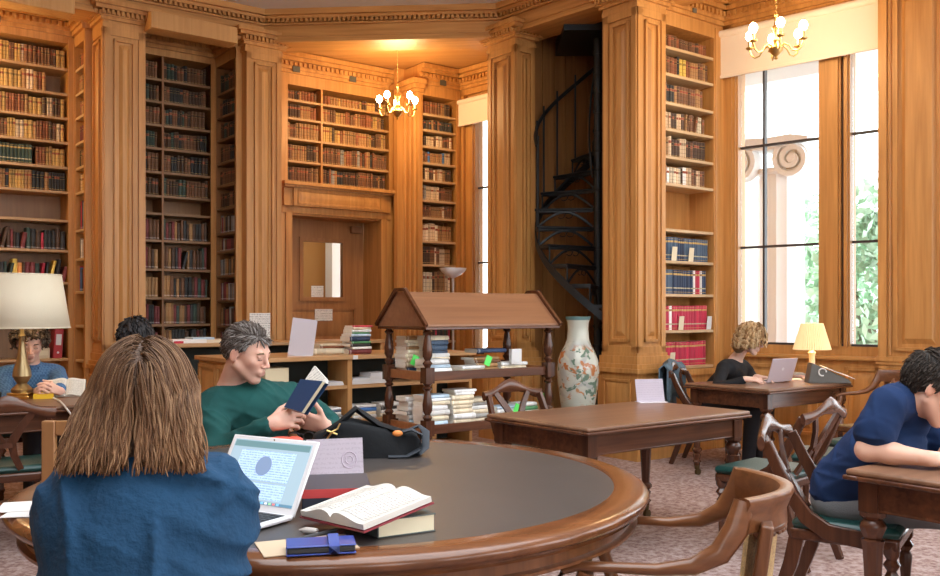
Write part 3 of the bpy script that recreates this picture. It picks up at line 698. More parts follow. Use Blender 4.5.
# ------------------------------------------------------------------ furniture
LEATH = mat('table_leather', (.052,.044,.041), .42, bump=.06, bscale=220, var=.12, vscale=4)
TH = .78
tx, ty = -.425, 3.02
rt = thing('round_table', 'large round reading table with dark leather top and moulded rim', 'table', (tx,ty,0))
b = MB(); b.lathe([(.885,TH-.03),(.885,TH-.001),(.90,TH),(.975,TH-.001),(.995,TH-.010),(1.0,TH-.022),(.993,TH-.036),(.970,TH-.042),(.965,TH-.050),(.972,TH-.056),(.955,TH-.060)], 128); b.build('table_rim', wood('walnut_rim',(.075,.026,.010),(.18,.066,.026),0,.2,26), rt, smooth=50)
b = MB(); b.lathe([(.89,TH-.03),(.89,TH-.0005)], 128); b.build('leather_inset', LEATH, rt, smooth=50)
b = MB(); b.lathe([(.945,TH-.10),(.945,TH-.055)], 128); b.lathe([(.948,TH-.106),(.962,TH-.102),(.962,TH-.094),(.948,TH-.09)], 128); b.build('apron', WALZ, rt, smooth=50)
b = MB(); b.lathe([(.16,.12),(.2,.16),(.12,.24),(.1,.36),(.16,.46),(.13,.54),(.09,.62),(.3,TH-.1)], 28); b.build('pedestal', MAHZ, rt)
for k in range(3):
    a = k*2.094+.5; b = MB(); c_, s_ = math.cos(a), math.sin(a)
    b.sweep([(.1*c_,.1*s_,.17),(.3*c_,.3*s_,.15),(.5*c_,.5*s_,.07),(.62*c_,.62*s_,.05)], [.05,.05,.04,.05], [.07,.06,.045,.05]); b.build('foot', MAHZ, rt)

def turned_leg(b, x, y, ztop, r=.042, caster=True):
    z = ztop
    b.lathe([(r*.55,.075),(r*.6,.10),(r*.85,.11),(r*.6,.125),(r*.62,.14),(r*.8,.17),(r*.55,.18),(r*.95,.20),(r*.95,.215),(r*.6,.23),(r*.62,.26),(r*.9,z-.13),(r*1.02,z-.105),(r*.75,z-.10),(r*1.15,z-.06),(r*1.1,z-.045),(r*.8,z-.03),(r*1.15,z-.015),(r*1.15,z)], 16, c=(x,y,0), flute=.06)
def caster(b, x, y):
    b.lathe([(.02,.05),(.024,.085)], 12, c=(x,y,0)); b.M = Matrix.Translation((x+.012,y,.026)) @ Matrix.Rotation(R(90),4,'X'); b.lathe([(.026,-.012),(.026,.012)],16); b.M = Matrix()
def rect_table(lab, loc, rz, L_, W_, H=.75, group=None, name='reading_table'):
    t = thing(name, lab, 'table', (loc[0],loc[1],0), rz, group)
    b = MB(); b.box(0,0,H-.024,L_,W_,H); b.build('tabletop', TOPW, t, bev=.009)
    b = MB()
    for q in ((-.008,-.008,H-.04,L_+.008,.05,H-.022),(-.008,W_-.05,H-.04,L_+.008,W_+.008,H-.022),(-.008,.05,H-.04,.05,W_-.05,H-.022),(L_-.05,.05,H-.04,L_+.008,W_-.05,H-.022)): b.box(*q)
    b.build('edge_moulding', MAHX, t, bev=.006)
    o = .045; b = MB()
    for q in ((o,o,H-.15,L_-o,o+.025,H-.03),(o,W_-o-.025,H-.15,L_-o,W_-o,H-.03),(o,o,H-.15,o+.025,W_-o,H-.03),(L_-o-.025,o,H-.15,L_-o,W_-o,H-.03)): b.box(*q)
    b.box(o-.004,o-.004,H-.152,L_-o+.004,o+.02,H-.142); b.box(o-.004,o-.004,H-.152,o+.02,W_-o+.004,H-.142)
    b.build('apron', MAHX, t, bev=.003)
    for x in (.07,L_-.07):
        for y in (.07,W_-.07):
            b = MB(); b.box(x-.037,y-.037,H-.155,x+.037,y+.037,H-.03); turned_leg(b, x, y, H-.155); lg = b.build('leg', MAHZ, t)
            b = MB(); caster(b, x, y); b.build('caster', mat('dark_brass',(.10,.07,.03),.4,.8), lg)
    return t
def edge(N_, xr, rz): return abs(t_at(N_, rz, xr))
NC = G(588, .58*F/116.5); LC, WC = edge(NC,750.5,AU), edge(NC,486,AU-R(90))
rect_table('bare dark wood table in the middle with a small lilac sign on it', NC, AU, LC, WC)
NW = G(769, .58*F/77.5); LW, WW = 1.15, edge(NW,684.5,AU-R(90))
rect_table('wooden table by the big window where the curly haired woman works', NW, AU, LW, WW)
NR = G(845, .58*F/156.5); rect_table('mahogany table under the arms of the man in the navy polo shirt', NR+V*.85, AU, 1.35, .85)
CL = Vector((-2.12,5.94,0)); rect_table('dark table with the big cream shaded lamp and the student', CL-U*2.3, AU, 2.3, .9)

# ---- chairs with green leather seats
def make_chair():
    t = thing('dining_chair', 'x', 'chair', (0,0,0))
    b = MB(); b.box(-.215,-.19,.40,.215,.22,.45); b.build('seat_frame', MAHX, t, bev=.012)
    b = MB(); b.box(-.22,-.185,.445,.22,.225,.49); b.build('seat_cushion', GREENL, t, bev=.022)
    for s in (-1,1):
        b = MB(); b.lathe([(.014,0),(.018,.02),(.016,.05),(.026,.07),(.016,.09),(.02,.2),(.028,.30),(.018,.32),(.034,.345),(.02,.365),(.032,.385),(.032,.42)], 12, c=(s*.185,.19,0), flute=.06); b.build('leg', MAHZ, t)
        b = MB(); b.sweep([(s*.19,-.16,.44),(s*.19,-.19,.30),(s*.19,-.245,.14),(s*.19,-.30,.0)], [.017,.019,.018,.016], [.03,.028,.022,.018], ref=(0,1,0), rect=True); b.build('leg', MAHZ, t, bev=.004)
        b = MB(); b.sweep([(s*.222,.10,.435),(s*.222,-.04,.45),(s*.222,-.12,.50),(s*.22,-.18,.58),(s*.215,-.235,.68),(s*.205,-.285,.79)], [.014]*6, [.034,.034,.032,.028,.024,.022], rect=True); b.build('upright', MAHZ, t, bev=.005)
    b = MB(); pts = []; hh = []
    for i in range(13):
        u = -1+i/6; pts.append((u*.235, -.30-.035*(1-u*u), .82+.03*math.cos(u*math.pi*1.0)*.8-.012*abs(u))); hh.append(.038-.014*abs(u)+.008*math.cos(u*6.28))
    b.sweep(pts, [.016]*13, hh, n=8); b.build('crest_rail', MAHX, t, smooth=60)
    b = MB()
    for s in (-1,1):
        b.sweep([(s*.13,-.315,.80),(s*.075,-.29,.72),(s*.025,-.255,.63),(s*.04,-.215,.55),(s*.075,-.175,.47)], [.016,.02,.024,.018,.016], .009, ref=(0,1,0), rect=True)
    b.box(-.03,-.262,.60,.03,-.245,.65); b.build('splat', MAHZ, t, smooth=45)
    return t
FV = lambda a: a-R(90)        # rotation for a chair facing direction a
AV = AU-R(90)
ch = make_chair(); gc = 'green leather dining chairs'
ch.location = (1.585,3.82,0); ch.rotation_euler = (0,0,FV(R(-33))); ch['label'] = 'green leather dining chair under the man in the navy polo shirt'; ch['group'] = gc
def chair(x, d, face, lab): return clone(ch, G(x,d), FV(face), lab, gc)
chair(771, 5.0, AV+math.pi+R(6), 'empty green leather chair pulled out from the bare middle table')
chair(541, 5.78, AV-R(4), 'empty green chair on far side of the bare table by the book stand')
chair(4, 5.12, AV+math.pi-R(8), 'dark backed chair in front of the table with the big lamp')
chair(835, 5.5, AV+math.pi+R(25), 'dark chair behind the polo shirt man, nearer the bare table')
chair(872, 6.0, AV+math.pi, 'dark chair behind the polo shirt man, tucked towards the window table')
wch = chair(711, 8.02, R(-30), 'chair of the woman at the window with a jacket over its back')
chair(24, 6.72, AV, 'chair the curly haired student sits on')
chair(137, 5.63, AV+math.pi, 'chair of the person hidden behind the woman in blue')

# ---- cane armchairs
CANE = mat('woven_cane', (.50,.33,.15), .7, bump=.9, bscale=260, var=.3, vscale=160)
def make_armchair():
    t = thing('armchair', 'x', 'armchair')
    def arc(n, w, y0, bow): return [(-w+2*w*i/(n-1), y0-bow*(1-((2*i/(n-1))-1)**2)) for i in range(n)]
    b = MB(); A = arc(17,.235,-.285,.115); k = len(A); vs = []; fs = []
    for x, y in A:      # dished top rail, thick at the crest
        nx, ny = x*.9, -.34; l = math.hypot(nx, ny); nx, ny = nx/l, ny/l
        for off, z in ((.0,.762),(.012,.768),(.010,.80),(.022,.83),(.030,.845),(.026,.857),(.010,.860),(-.008,.855),(-.016,.83),(-.014,.79),(-.012,.762)):
            vs.append((x+nx*off, y+ny*off, z))
    m = 11
    for i in range(k-1):
        for j in range(m): j2 = (j+1)%m; fs.append((i*m+j, i*m+j2, (i+1)*m+j2, (i+1)*m+j))
    fs += [tuple(range(m)), tuple((k-1)*m+j for j in range(m-1,-1,-1))]
    b.add(vs, fs); b.build('top_rail', WALX, t, smooth=50)
    b = MB(); B_ = arc(13,.155,-.315,.075)
    b.sweep([(x,y-.008,.757) for x,y in B_], .014, .014)
    for i in range(12): b.ball((B_[i][0]+.012, B_[i][1]-.014, .742), (.012,.008,.009), nu=8, nv=6)
    b.build('carved_rail', WALZ, t, smooth=50); b = MB(); b.sweep([(x,y+.03,.47) for x,y in B_], .014, .022, rect=True); b.build('back_rail', WALZ, t, smooth=50)
    b = MB(); vs = [(x,y+.004*(j < 1),.70-.23*j) for x,y in B_ for j in (0,1)]; vs = []
    for x,y in B_: vs += [(x,y,.76),(x,y+.03,.48),(x,y+.006,.76),(x,y+.036,.48)]
    fs = []
    for i in range(len(B_)-1): a,c = 4*i,4*i+4; fs += [(a,a+1,c+1,c),(a+2,c+2,c+3,a+3)]
    b.add(vs, fs); b.build('cane_back', CANE, t, smooth=50)
    for s in (-1,1):
        b = MB(); b.sweep([(s*.185,-.352,.79),(s*.185,-.325,.60),(s*.19,-.29,.46),(s*.20,-.28,.30),(s*.21,-.33,.12),(s*.215,-.38,0)], [.05,.042,.036,.028,.022,.020], [.016,.017,.02,.022,.022,.02], ref=(0,1,0), rect=True); b.build('upright', WALZ, t, bev=.006)
        b = MB(); b.sweep([(s*.232,-.295,.85),(s*.245,-.275,.78),(s*.258,-.235,.72),(s*.268,-.17,.685),(s*.275,-.08,.672),(s*.28,.05,.67),(s*.28,.12,.668),(s*.28,.16,.655),(s*.28,.175,.63),(s*.28,.15,.605),(s*.28,.12,.612)],
                          [.014,.017,.020,.021,.021,.021,.020,.020,.019,.018,.016], [.03,.034,.030,.022,.015,.013,.013,.013,.013,.012,.010], ref=(0,0,1), n=10); b.build('arm', WALX, t, smooth=60)
        b = MB(); b.sweep([(s*.28,.10,.655),(s*.278,.13,.56),(s*.27,.10,.48),(s*.25,.13,.42)], .018, .022, ref=(0,1,0), n=8); b.build('arm_support', WALZ, t, smooth=60)
        b = MB(); b.sweep([(s*.235,.21,.42),(s*.235,.22,.28),(s*.235,.23,.0)], [.026,.022,.016], n=12); b.build('leg', WALZ, t, smooth=60)
    b = MB(); b.box(-.255,-.29,.385,.255,.235,.43); b.build('seat_frame', WALX, t, bev=.012)
    MB().box(-.22,-.25,.428,.22,.20,.436).build('cane_seat', CANE, t, smooth=0)
    return t
ac = make_armchair(); ac.location = (.475,2.62,0); ac.rotation_euler = (0,0,FV(R(164))); ac['label'] = 'empty wooden armchair with cane back drawn up to the round table'; ac['group'] = 'cane armchairs'
clone(ac, G(872,7.15)+Vector((.05,0,0)), FV(R(205)), 'wooden tub armchair at the window table beside the grey wedge box', 'cane armchairs')
clone(ac, Vector((-.70,1.60,0)), FV(R(72)), 'wooden armchair under the woman in blue', 'cane armchairs')
clone(ac, Vector((-.99,4.33,0)), FV(R(-52)), 'wooden armchair under the man in green', 'cane armchairs')
# jacket over the back of the window chair
DENIM = mat('jacket_cloth', (.10,.16,.21), .85, bump=.4, bscale=30, var=.3, vscale=20)
def cloth_over(loc, rz, lab):
    n1, n2 = 15, 21; vs = []; fs = []
    for i in range(n1):
        u = -1+2*i/(n1-1)
        for j in range(n2):
            v = j/(n2-1); s = (v-.45)*.75
            y = -.335-.035*(1-u*u) - (.045 if s > .02 else (-.035 if s < -.02 else 0)) - .012*math.sin(7*u+3*v)
            z = .895-abs(s)*.98+.012*math.cos(5*u) - .03*u*u
            vs.append((u*.25+.01*math.sin(9*v), y, z))
    for i in range(n1-1):
        for j in range(n2-1): a = i*n2+j; fs.append((a,a+1,a+n2+1,a+n2))
    o = MB().add(vs, fs).build('jacket', DENIM, loc=loc, rz=rz, smooth=80)
    m = o.modifiers.new('Thickness','SOLIDIFY'); m.thickness = .012; m.offset = 0
    return tag(o, lab, 'jacket')
cloth_over(wch.location, wch.rotation_euler.z, 'dark blue grey jacket hung over the chair of the woman at the window')

# ---- gable roofed book stand
bs0 = G(427.5,6.4); BSL, BSW = 1.14, .50
bs = thing('book_stand', 'two tier book stand with turned posts and a gabled wooden roof', 'book stand', (bs0.x,bs0.y,0), AU)
def bpost(x, y):
    b = MB(); prof = [(.03,0),(.035,.02),(.03,.04)]
    for z0, z1 in ((.06,.47),(.56,.84),(.94,1.23)):
        h = z1-z0
        prof += [(.018,z0),(.036,z0+.03),(.020,z0+.05),(.034,z0+.10*h+.05),(.036,z0+.45*h),(.024,z0+.7*h),(.020,z0+.78*h),(.036,z0+.84*h),(.02,z0+.89*h),(.032,z0+.95*h),(.02,z1)]
    b.lathe(prof, 14, c=(x,y,0))
    for z in (.46,.83,): b.box(x-.036,y-.036,z,x+.036,y+.036,z+.11)
    return b.build('post', MAHZ, bs)
for x in (0,BSL):
    for y in (0,BSW): bpost(x,y)
for z in (.50,.875):
    MB().box(.0,.0,z-.012,BSL,BSW,z+.012).build('shelf', WALX, bs, bev=.003)
    for q in ((.035,-.012,z-.03,BSL-.035,.012,z+.035),(.035,BSW-.012,z-.03,BSL-.035,BSW+.012,z+.035)): MB().box(*q).build('shelf_rail', MAHX, bs, bev=.004)
    for q in ((-.012,.035,z-.03,.012,BSW-.035,z+.035),(BSL-.012,.035,z-.03,BSL+.012,BSW-.035,z+.035)): MB().box(*q).build('shelf_rail', wood('walnut_rail',(.20,.075,.026),(.36,.15,.06),0,.4,20), bs, bev=.004)
b = MB(); e = .055; hw = BSW/2
prof = [(-e,1.225),(-e,1.24),(hw-.055,1.475),(hw+.055,1.475),(BSW+e,1.24),(BSW+e,1.225)]
b.prism(prof, -.055, BSL+.055, axis=0); b.build('roof', ROOFW, bs, bev=.004)
for x0, x1 in ((-.075,-.05),(BSL+.05,BSL+.075)):
    b = MB(); a = [(-e-.02,1.235),(hw-.06,1.49),(hw+.06,1.49),(BSW+e+.02,1.235)]
    for i in range(3):
        (y0,z0),(y1,z1) = a[i],a[i+1]; b.sweep([((x0+x1)/2,y0,z0),((x0+x1)/2,y1,z1)], .012, .013, ref=(1,0,0), rect=True)
    b.build('gable_edge', MAHX, bs)
MB().box(-.06,-e-.01,1.205,BSL+.06,BSW+e+.01,1.225).build('roof_board', MAHX, bs, bev=.004)

# ---- low counters
ca0 = G(236,6.9)
def counter(lab, loc, L_, W_, H, zs, divs, back=True):
    t = thing('low_bookcase', lab, 'low bookcase', (loc.x,loc.y,0), AU)
    MB().box(-.03,-.03,H-.035,L_+.03,W_+.03,H).build('counter_top', PALEH, t, bev=.006)
    b = MB(); b.box(0,0,0,.03,W_,H-.035)
    b.M = Matrix.Translation((0,W_,0)) @ Matrix.Rotation(R(-90),4,'Z'); panel(b,.02,W_*.5-.01,.1,H-.06,0,.016,.06); panel(b,W_*.5+.01,W_-.02,.1,H-.06,0,.016,.06); b.M = Matrix(); b.build('end_panel', PALE, t)
    MB().box(L_-.03,0,0,L_,W_,H-.035).build('end_panel', PALE, t)
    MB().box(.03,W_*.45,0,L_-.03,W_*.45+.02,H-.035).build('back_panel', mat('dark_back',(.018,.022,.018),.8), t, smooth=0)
    for d in divs: MB().box(d-.022,0,0,d+.022,W_*.45,H-.035).build('divider', PALE, t, bev=.003)
    for z in zs: MB().box(.03,.006,z-.03,L_-.03,W_*.45,z).build('shelf', PALEH, t, bev=.003)
    MB().box(.03,.02,0,L_-.03,.05,.10).build('plinth', PALE, t)
    return t
PALEH = wood('pale_oak_h', (.42,.22,.085), (.56,.32,.14), 0, .38, 22)
td = t_at(ca0,AU,350)
counter('low oak bookcase with papers on its open shelves behind the man in green', ca0, 2.25, .75, .975, (.16,.44,.73), (.06,td,td+.85))
cb0 = G(158,7.95)
counter('low oak bookcase along the dark alcove with papers on top', cb0, 2.3, .4, 1.05, (.14,.44,.75), (.8,1.6))
# ------------------------------------------------------------------ spiral staircase
sc = Vector((1.314,9.38,0)); SR = .64
st = thing('spiral_staircase', 'black iron spiral staircase with pierced treads and slender balusters', 'staircase', sc)
b = MB(); b.lathe([(.045,0),(.045,4.25)], 16); b.lathe([(.06,0),(.055,.1)],16)
for k in range(1,22): b.lathe([(.052,.2*k-.03),(.056,.2*k-.02),(.056,.2*k+.0)],14)
b.build('centre_pole', BLK, st)
def sang(k): return R(180-21*(k-11))
def sp(r, a, z): return (r*math.cos(a), r*math.sin(a), z)
for k in range(2,21):
    z = .2*k; a0 = sang(k)+R(12); a1 = sang(k)-R(12.5); b = MB()
    pts = [sp(.04,a0,0)]+[sp(SR,a0+(a1-a0)*i/5,0) for i in range(6)]+[sp(.04,a1,0)]
    b.prism([(p[0],p[1]) for p in pts], z-.036, z); 
    b.sweep([sp(.05,a0,z-.012),sp(SR+.01,a0,z-.012)], .012, .014)
    b.build('tread', BLK, st, smooth=0)
    b = MB()    # pierced riser under the front edge of the tread: an arch and a scroll
    arc = [sp(.06+(SR-.08)*i/10, a0, z-.04-.15*(1-math.sin(math.pi*i/10))) for i in range(11)]
    b.sweep(arc, .009, .014); b.sweep([sp(.06,a0,z-.04),sp(SR,a0,z-.04)], .006, .008)
    b.sweep([sp(SR-.01,a0,z-.20),sp(SR-.01,a0,z)], .009)
    for q in (.30,.38): b.sweep([sp(q+.04*math.cos(j*.8),a0,z-.075+.03*math.sin(j*.8)) for j in range(8)], .005, n=6)
    b.build('riser', BLK, st)
    if k >= 11:
        b = MB(); zt = z+.90
        b.sweep([sp(SR-.01,a0-R(3),z),sp(SR-.01,a0-R(3),zt+.02)], .0105, n=8); b.build('baluster', BLK, st)
b = MB(); n = 110
hel = lambda r, z0, k0, k1: [sp(r, sang(k0+(k1-k0)*i/n), z0+.2*(k0+(k1-k0)*i/n)) for i in range(n+1)]
b.sweep(hel(SR, .90, 10.6, 20.4), .018, .021, n=8); b.build('handrail', BLK, st)
b = MB(); b.sweep(hel(SR, -.10, 1.5, 20.4), .008, .035, n=8, rect=True); b.build('outer_string', BLK, st)
b = MB(); b.sweep(hel(.09, .90, 9, 20.4), .010, .012, n=8); b.build('inner_rail', BLK, st)
b = MB(); b.box(-.38,-.30,4.13,.42,.62,4.28); b.build('landing', BLK, st, smooth=0)

# ------------------------------------------------------------------ porcelain vase
def vasemat():
    m, N, L, b = _nt('painted_porcelain'); tc = N.new('ShaderNodeTexCoord')
    def thr(scale, lo, hi, detail=3, seed=0):
        n = N.new('ShaderNodeTexNoise'); n.inputs['Scale'].default_value = scale; n.inputs['Detail'].default_value = detail; n.inputs['Distortion'].default_value = .8
        mp = N.new('ShaderNodeMapping'); mp.inputs['Location'].default_value = (seed,seed*2,0); L.new(tc.outputs['Object'], mp.inputs['Vector']); L.new(mp.outputs['Vector'], n.inputs['Vector'])
        mr = N.new('ShaderNodeMapRange'); mr.inputs[1].default_value = lo; mr.inputs[2].default_value = hi; L.new(n.outputs['Fac'], mr.inputs[0]); return mr.outputs[0]
    sp = N.new('ShaderNodeSeparateXYZ'); L.new(tc.outputs['Object'], sp.inputs[0])
    def band(z0, z1, soft=.06):
        a = N.new('ShaderNodeMapRange'); a.inputs[1].default_value = z0; a.inputs[2].default_value = z0+soft; L.new(sp.outputs[2], a.inputs[0])
        c = N.new('ShaderNodeMapRange'); c.inputs[1].default_value = z1; c.inputs[2].default_value = z1-soft; L.new(sp.outputs[2], c.inputs[0])
        mu = N.new('ShaderNodeMath'); mu.operation = 'MULTIPLY'; L.new(a.outputs[0], mu.inputs[0]); L.new(c.outputs[0], mu.inputs[1]); return mu.outputs[0]
    def mixc(prev, col, fac):
        mx = N.new('ShaderNodeMix'); mx.data_type = 'RGBA'
        if isinstance(prev, tuple): mx.inputs[6].default_value = (*prev,1)
        else: L.new(prev, mx.inputs[6])
        mx.inputs[7].default_value = (*col,1); L.new(fac, mx.inputs[0]); return mx.outputs[2]
    def mul(a, c):
        mu = N.new('ShaderNodeMath'); mu.operation = 'MULTIPLY'; L.new(a, mu.inputs[0]); L.new(c, mu.inputs[1]); return mu.outputs[0]
    c = mixc((.52,.54,.47), (.30,.38,.32), band(-.2,.62,.35))
    c = mixc(c, (.40,.42,.40), mul(thr(5,.52,.60), band(.2,1.1)))
    c = mixc(c, (.13,.20,.15), mul(thr(13,.56,.60,3,3), band(.45,1.08)))
    c = mixc(c, (.42,.16,.06), mul(thr(9,.545,.585,4,7), band(.72,1.05)))
    c = mixc(c, (.48,.24,.12), mul(thr(16,.58,.62,3,11), band(.5,.8)))
    c = mixc(c, (.12,.22,.22), band(1.255,1.31,.008))
    L.new(c, b.inputs['Base Color']); b.inputs['Roughness'].default_value = .16; return m
vz = G(578,8.12)
b = MB(); b.lathe([(.10,0),(.105,.03),(.115,.2),(.145,.45),(.178,.68),(.188,.80),(.180,.90),(.150,.98),(.115,1.04),(.098,1.09),(.092,1.17),(.096,1.24),(.112,1.275),(.116,1.29),(.105,1.29),(.09,1.24)], 40)
tag(b.build('floor_vase', vasemat(), loc=vz, smooth=60), 'tall painted porcelain floor vase with orange flowers below the spiral staircase', 'vase')

# ------------------------------------------------------------------ chandeliers
def chandelier(lab, loc, arms, R_, zc, ztop, a0=0, power=14):
    t = thing('chandelier', lab, 'chandelier', loc, 0, 'brass chandeliers')
    b = MB(); b.lathe([(.005,-.13),(.018,-.12),(.008,-.105),(.03,-.09),(.055,-.06),(.06,-.035),(.035,-.01),(.018,0),(.03,.03),(.016,.06),(.022,.10),(.035,.13),(.014,.16),(.012,.22),(.02,.235),(.008,.25)], 18); b.build('body', BRASS, t)
    b = MB(); z = .25; 
    while z < ztop-loc[2]-.03: b.sweep([(0,0,z),(.006,0,z+.012),(0,0,z+.03)], .004, n=6); b.sweep([(0,0,z+.02),(0,.006,z+.032),(0,0,z+.05)], .004, n=6); z += .045
    b.build('chain', BRASS, t); b = MB(); b.lathe([(.05,ztop-loc[2]),(.045,ztop-loc[2]-.02),(.015,ztop-loc[2]-.04)], 16); b.build('ceiling_rose', BRASS, t)
    for i in range(arms):
        a = a0+2*math.pi*i/arms; c_, s_ = math.cos(a), math.sin(a); q = lambda r, z: (r*c_, r*s_, z)
        b = MB(); b.sweep([q(.03,-.03),q(.07,-.005),q(.11,-.03),q(.14,-.075),q(.18,-.085),q(R_-.015,-.06),q(R_,-.015),q(R_,.0)], [.009,.008,.007,.007,.007,.007,.007,.008], n=8)
        b.lathe([(.012,-.01),(.032,.0),(.034,.008),(.012,.01),(.014,.06),(.014,.065)], 14, c=q(R_,0)); ar = b.build('arm', BRASS, t)
        b = MB(); b.lathe([(.012,.065),(.026,.08),(.034,.10),(.034,.115),(.024,.14),(.006,.152)], 14, c=q(R_,0)); b.build('bulb', BULB, ar)
        if i % 2 == 0: pass
    l = lamp('chandelier_light', (loc[0],loc[1],loc[2]+.10), power, (1,.66,.30), .22); 
    return t
chandelier('lit brass chandelier hanging before the narrow pale bookcase', P(397.5,108,10.35), 5, .215, 0, 4.36, .45, 58)
chandelier('lit brass chandelier hanging before the blind of the big window', P(776,44,7.55), 6, .225, 0, 4.366, .35, 24)
chandelier('unseen lit brass chandelier added to warm the lamplit book bay', Vector((-5.1,8.0,3.55)), 6, .225, 0, 4.358, 0, 65)  # out of frame, added with its light to warm the left bay

# ------------------------------------------------------------------ lamps
SHADE = mat('lampshade_cream', (.62,.55,.42), .85, bump=.1, bscale=120, emit=(1,.85,.6), estr=.05)
lp = P(22,0,6.15); lp.z = .75
t = thing('table_lamp', 'big table lamp with cream drum shade and gilt baluster stem', 'lamp', lp)
b = MB(); b.box(-.085,-.085,0,.085,.085,.02); b.box(-.07,-.07,.02,.07,.07,.04); b.build('base', BRASS, t, bev=.004)
b = MB(); b.lathe([(.065,.04),(.07,.06),(.045,.085),(.03,.10),(.045,.12),(.06,.15),(.055,.19),(.035,.25),(.024,.32),(.018,.40),(.024,.42),(.014,.44),(.012,.55)], 20); b.build('stem', mat('gilt_stem',(.34,.25,.13),.3,.85), t)
b = MB(); n = 48; vs = []; fs = []
for z, r in ((.475,.300),(.83,.245)):
    for i in range(n): vs.append((r*math.cos(2*math.pi*i/n), r*math.sin(2*math.pi*i/n), z))
for i in range(n): fs.append((i,(i+1)%n,n+(i+1)%n,n+i))
o = b.add(vs,fs).build('lamp_shade', SHADE, t, smooth=60); so = o.modifiers.new('s','SOLIDIFY'); so.thickness = .006
b = MB(); b.sweep([(.3*math.cos(R(i*10)),.3*math.sin(R(i*10)),.475) for i in range(37)], .005, n=6); b.sweep([(.245*math.cos(R(i*10)),.245*math.sin(R(i*10)),.83) for i in range(37)], .005, n=6); b.build('shade_trim', SHADE, t)
b = MB(); b.ball((0,0,.62),.035); b.build('bulb', BULB, t); lamp('table_lamp_light', lp+Vector((0,0,.66)), 3, (1,.74,.42), .06)
lq = P(812,0,7.68); lq.z = .75
t = thing('desk_lamp', 'small lit lamp with pleated shade on the window table', 'lamp', lq)
b = MB(); b.box(-.06,-.06,0,.06,.06,.025); b.build('base', mat('cream_paint',(.75,.66,.50),.4), t, bev=.004)
b = MB(); b.lathe([(.045,.025),(.03,.05),(.024,.06),(.026,.22),(.034,.24),(.02,.25),(.012,.27),(.012,.35)], 18, flute=.1); b.build('stem', MATS['cream_paint'], t)
b = MB(); n = 96; vs = []; fs = []
for z, r in ((.265,.150),(.485,.088)):
    for i in range(n): rr = r*(1+(.03 if i%2 else -.03)); vs.append((rr*math.cos(2*math.pi*i/n), rr*math.sin(2*math.pi*i/n), z))
for i in range(n): fs.append((i,(i+1)%n,n+(i+1)%n,n+i))
PLEAT = mat('pleated_shade', (.78,.60,.36), .9, emit=(1,.62,.25), estr=.35)
o = b.add(vs,fs).build('lamp_shade', PLEAT, t, smooth=0); so = o.modifiers.new('s','SOLIDIFY'); so.thickness = .003
b = MB(); b.ball((0,0,.37),.022); b.build('bulb', BULB, t); lamp('desk_lamp_light', lq+Vector((0,0,.40)), 7, (1,.62,.26), .05)
fl = G(453,10.2); t = thing('floor_lamp', 'uplighter floor lamp with a white bowl before the narrow bookcase', 'lamp', fl)
b = MB(); b.lathe([(.14,0),(.14,.02),(.02,.04)], 24); b.build('base', STEEL, t); b = MB(); b.sweep([(0,0,.03),(0,0,1.72)], .014, n=10); b.build('pole', STEEL, t)
b = MB(); b.lathe([(.02,1.71),(.07,1.735),(.12,1.77),(.145,1.80),(.15,1.82),(.14,1.815),(.10,1.78)], 28); b.build('lamp_bowl', mat('white_glass',(.86,.86,.88),.3), t)

# ------------------------------------------------------------------ things on the round table
def on(x, y, z=TH): # the point of a horizontal plane at height z that image point (x, y) shows
    d = F*(CH-z)/(y-HY); return Vector(((x-470)*d/F, d, z))
ALU = mat('laptop_aluminium', (.60,.60,.61), .38, .75); LIDW = mat('laptop_white', (.76,.76,.78), .4)
def laptop(name, lab, loc, rz, w, d, tilt, case, scr, group=None):
    t = thing(name, lab, 'laptop', loc, rz, group)
    MB().box(-w/2,0,.004,w/2,d,.016).build('base', case, t, bev=.004)
    kb = MB()
    for r_ in range(5):
        for c_ in range(13): x = -w*.44+c_*w*.88/13; y = d*.52+r_*d*.42/5; kb.box(x,y,.016,x+w*.058,y+d*.068,.0175)
    MB().box(-w*.45,d*.50,.0155,w*.45,d*.95,.0163).build('keyboard_tray', KEYS, t, smooth=0)
    k = kb.build('keyboard', KEYS, t, smooth=0); k['kind'] = 'stuff'
    MB().box(-w*.16,d*.08,.0155,w*.16,d*.44,.0165).build('trackpad', case, t, smooth=0)
    l = MB().box(-w/2,0,0,w/2,.008,d).build('lid', case, t, bev=.003); l.location = (0,d,.012); l.rotation_euler = (-tilt,0,0)
    s = MB().box(-w*.452,-.0008,d*.10,w*.452,.0005,d*.94).build('screen', scr, l, smooth=0)
    return t, l
SCRB = mat('screen_frame', (.03,.05,.06), .3); 
DOC = printed('screen_text', (.46,.62,.86), (.24,.40,.74), 2, 900, .3, emit=.42, thr=.46)
PGW = mat('screen_page', (.10,.12,.13), .3, emit=(.50,.70,.84), estr=.62); BAR = mat('screen_bar', (.06,.10,.11), .3, emit=(.22,.42,.46), estr=.5)
lw, ld = .315, .212
hinge_l, hinge_r = on(201,507.5), on(301,523)
mid = (hinge_l+hinge_r)/2; arz = math.atan2(hinge_r.y-hinge_l.y, hinge_r.x-hinge_l.x)
lap, lid = laptop('laptop', 'open silver laptop showing a page of text in front of the woman in blue', mid+Vector((math.sin(arz),-math.cos(arz),0))*ld+Vector((0,0,0)), arz, lw, ld, R(29), LIDW, PGW)
MB().box(-lw*.44,-.0016,ld*.84,lw*.44,-.0009,ld*.925).build('menu_bar', BAR, lid, smooth=0)
MB().box(-lw*.452,-.0016,ld*.10,lw*.452,-.0009,ld*.135).build('dock', mat('screen_dock',(.10,.22,.32),.3,emit=(.10,.22,.32),estr=.5), lid, smooth=0)
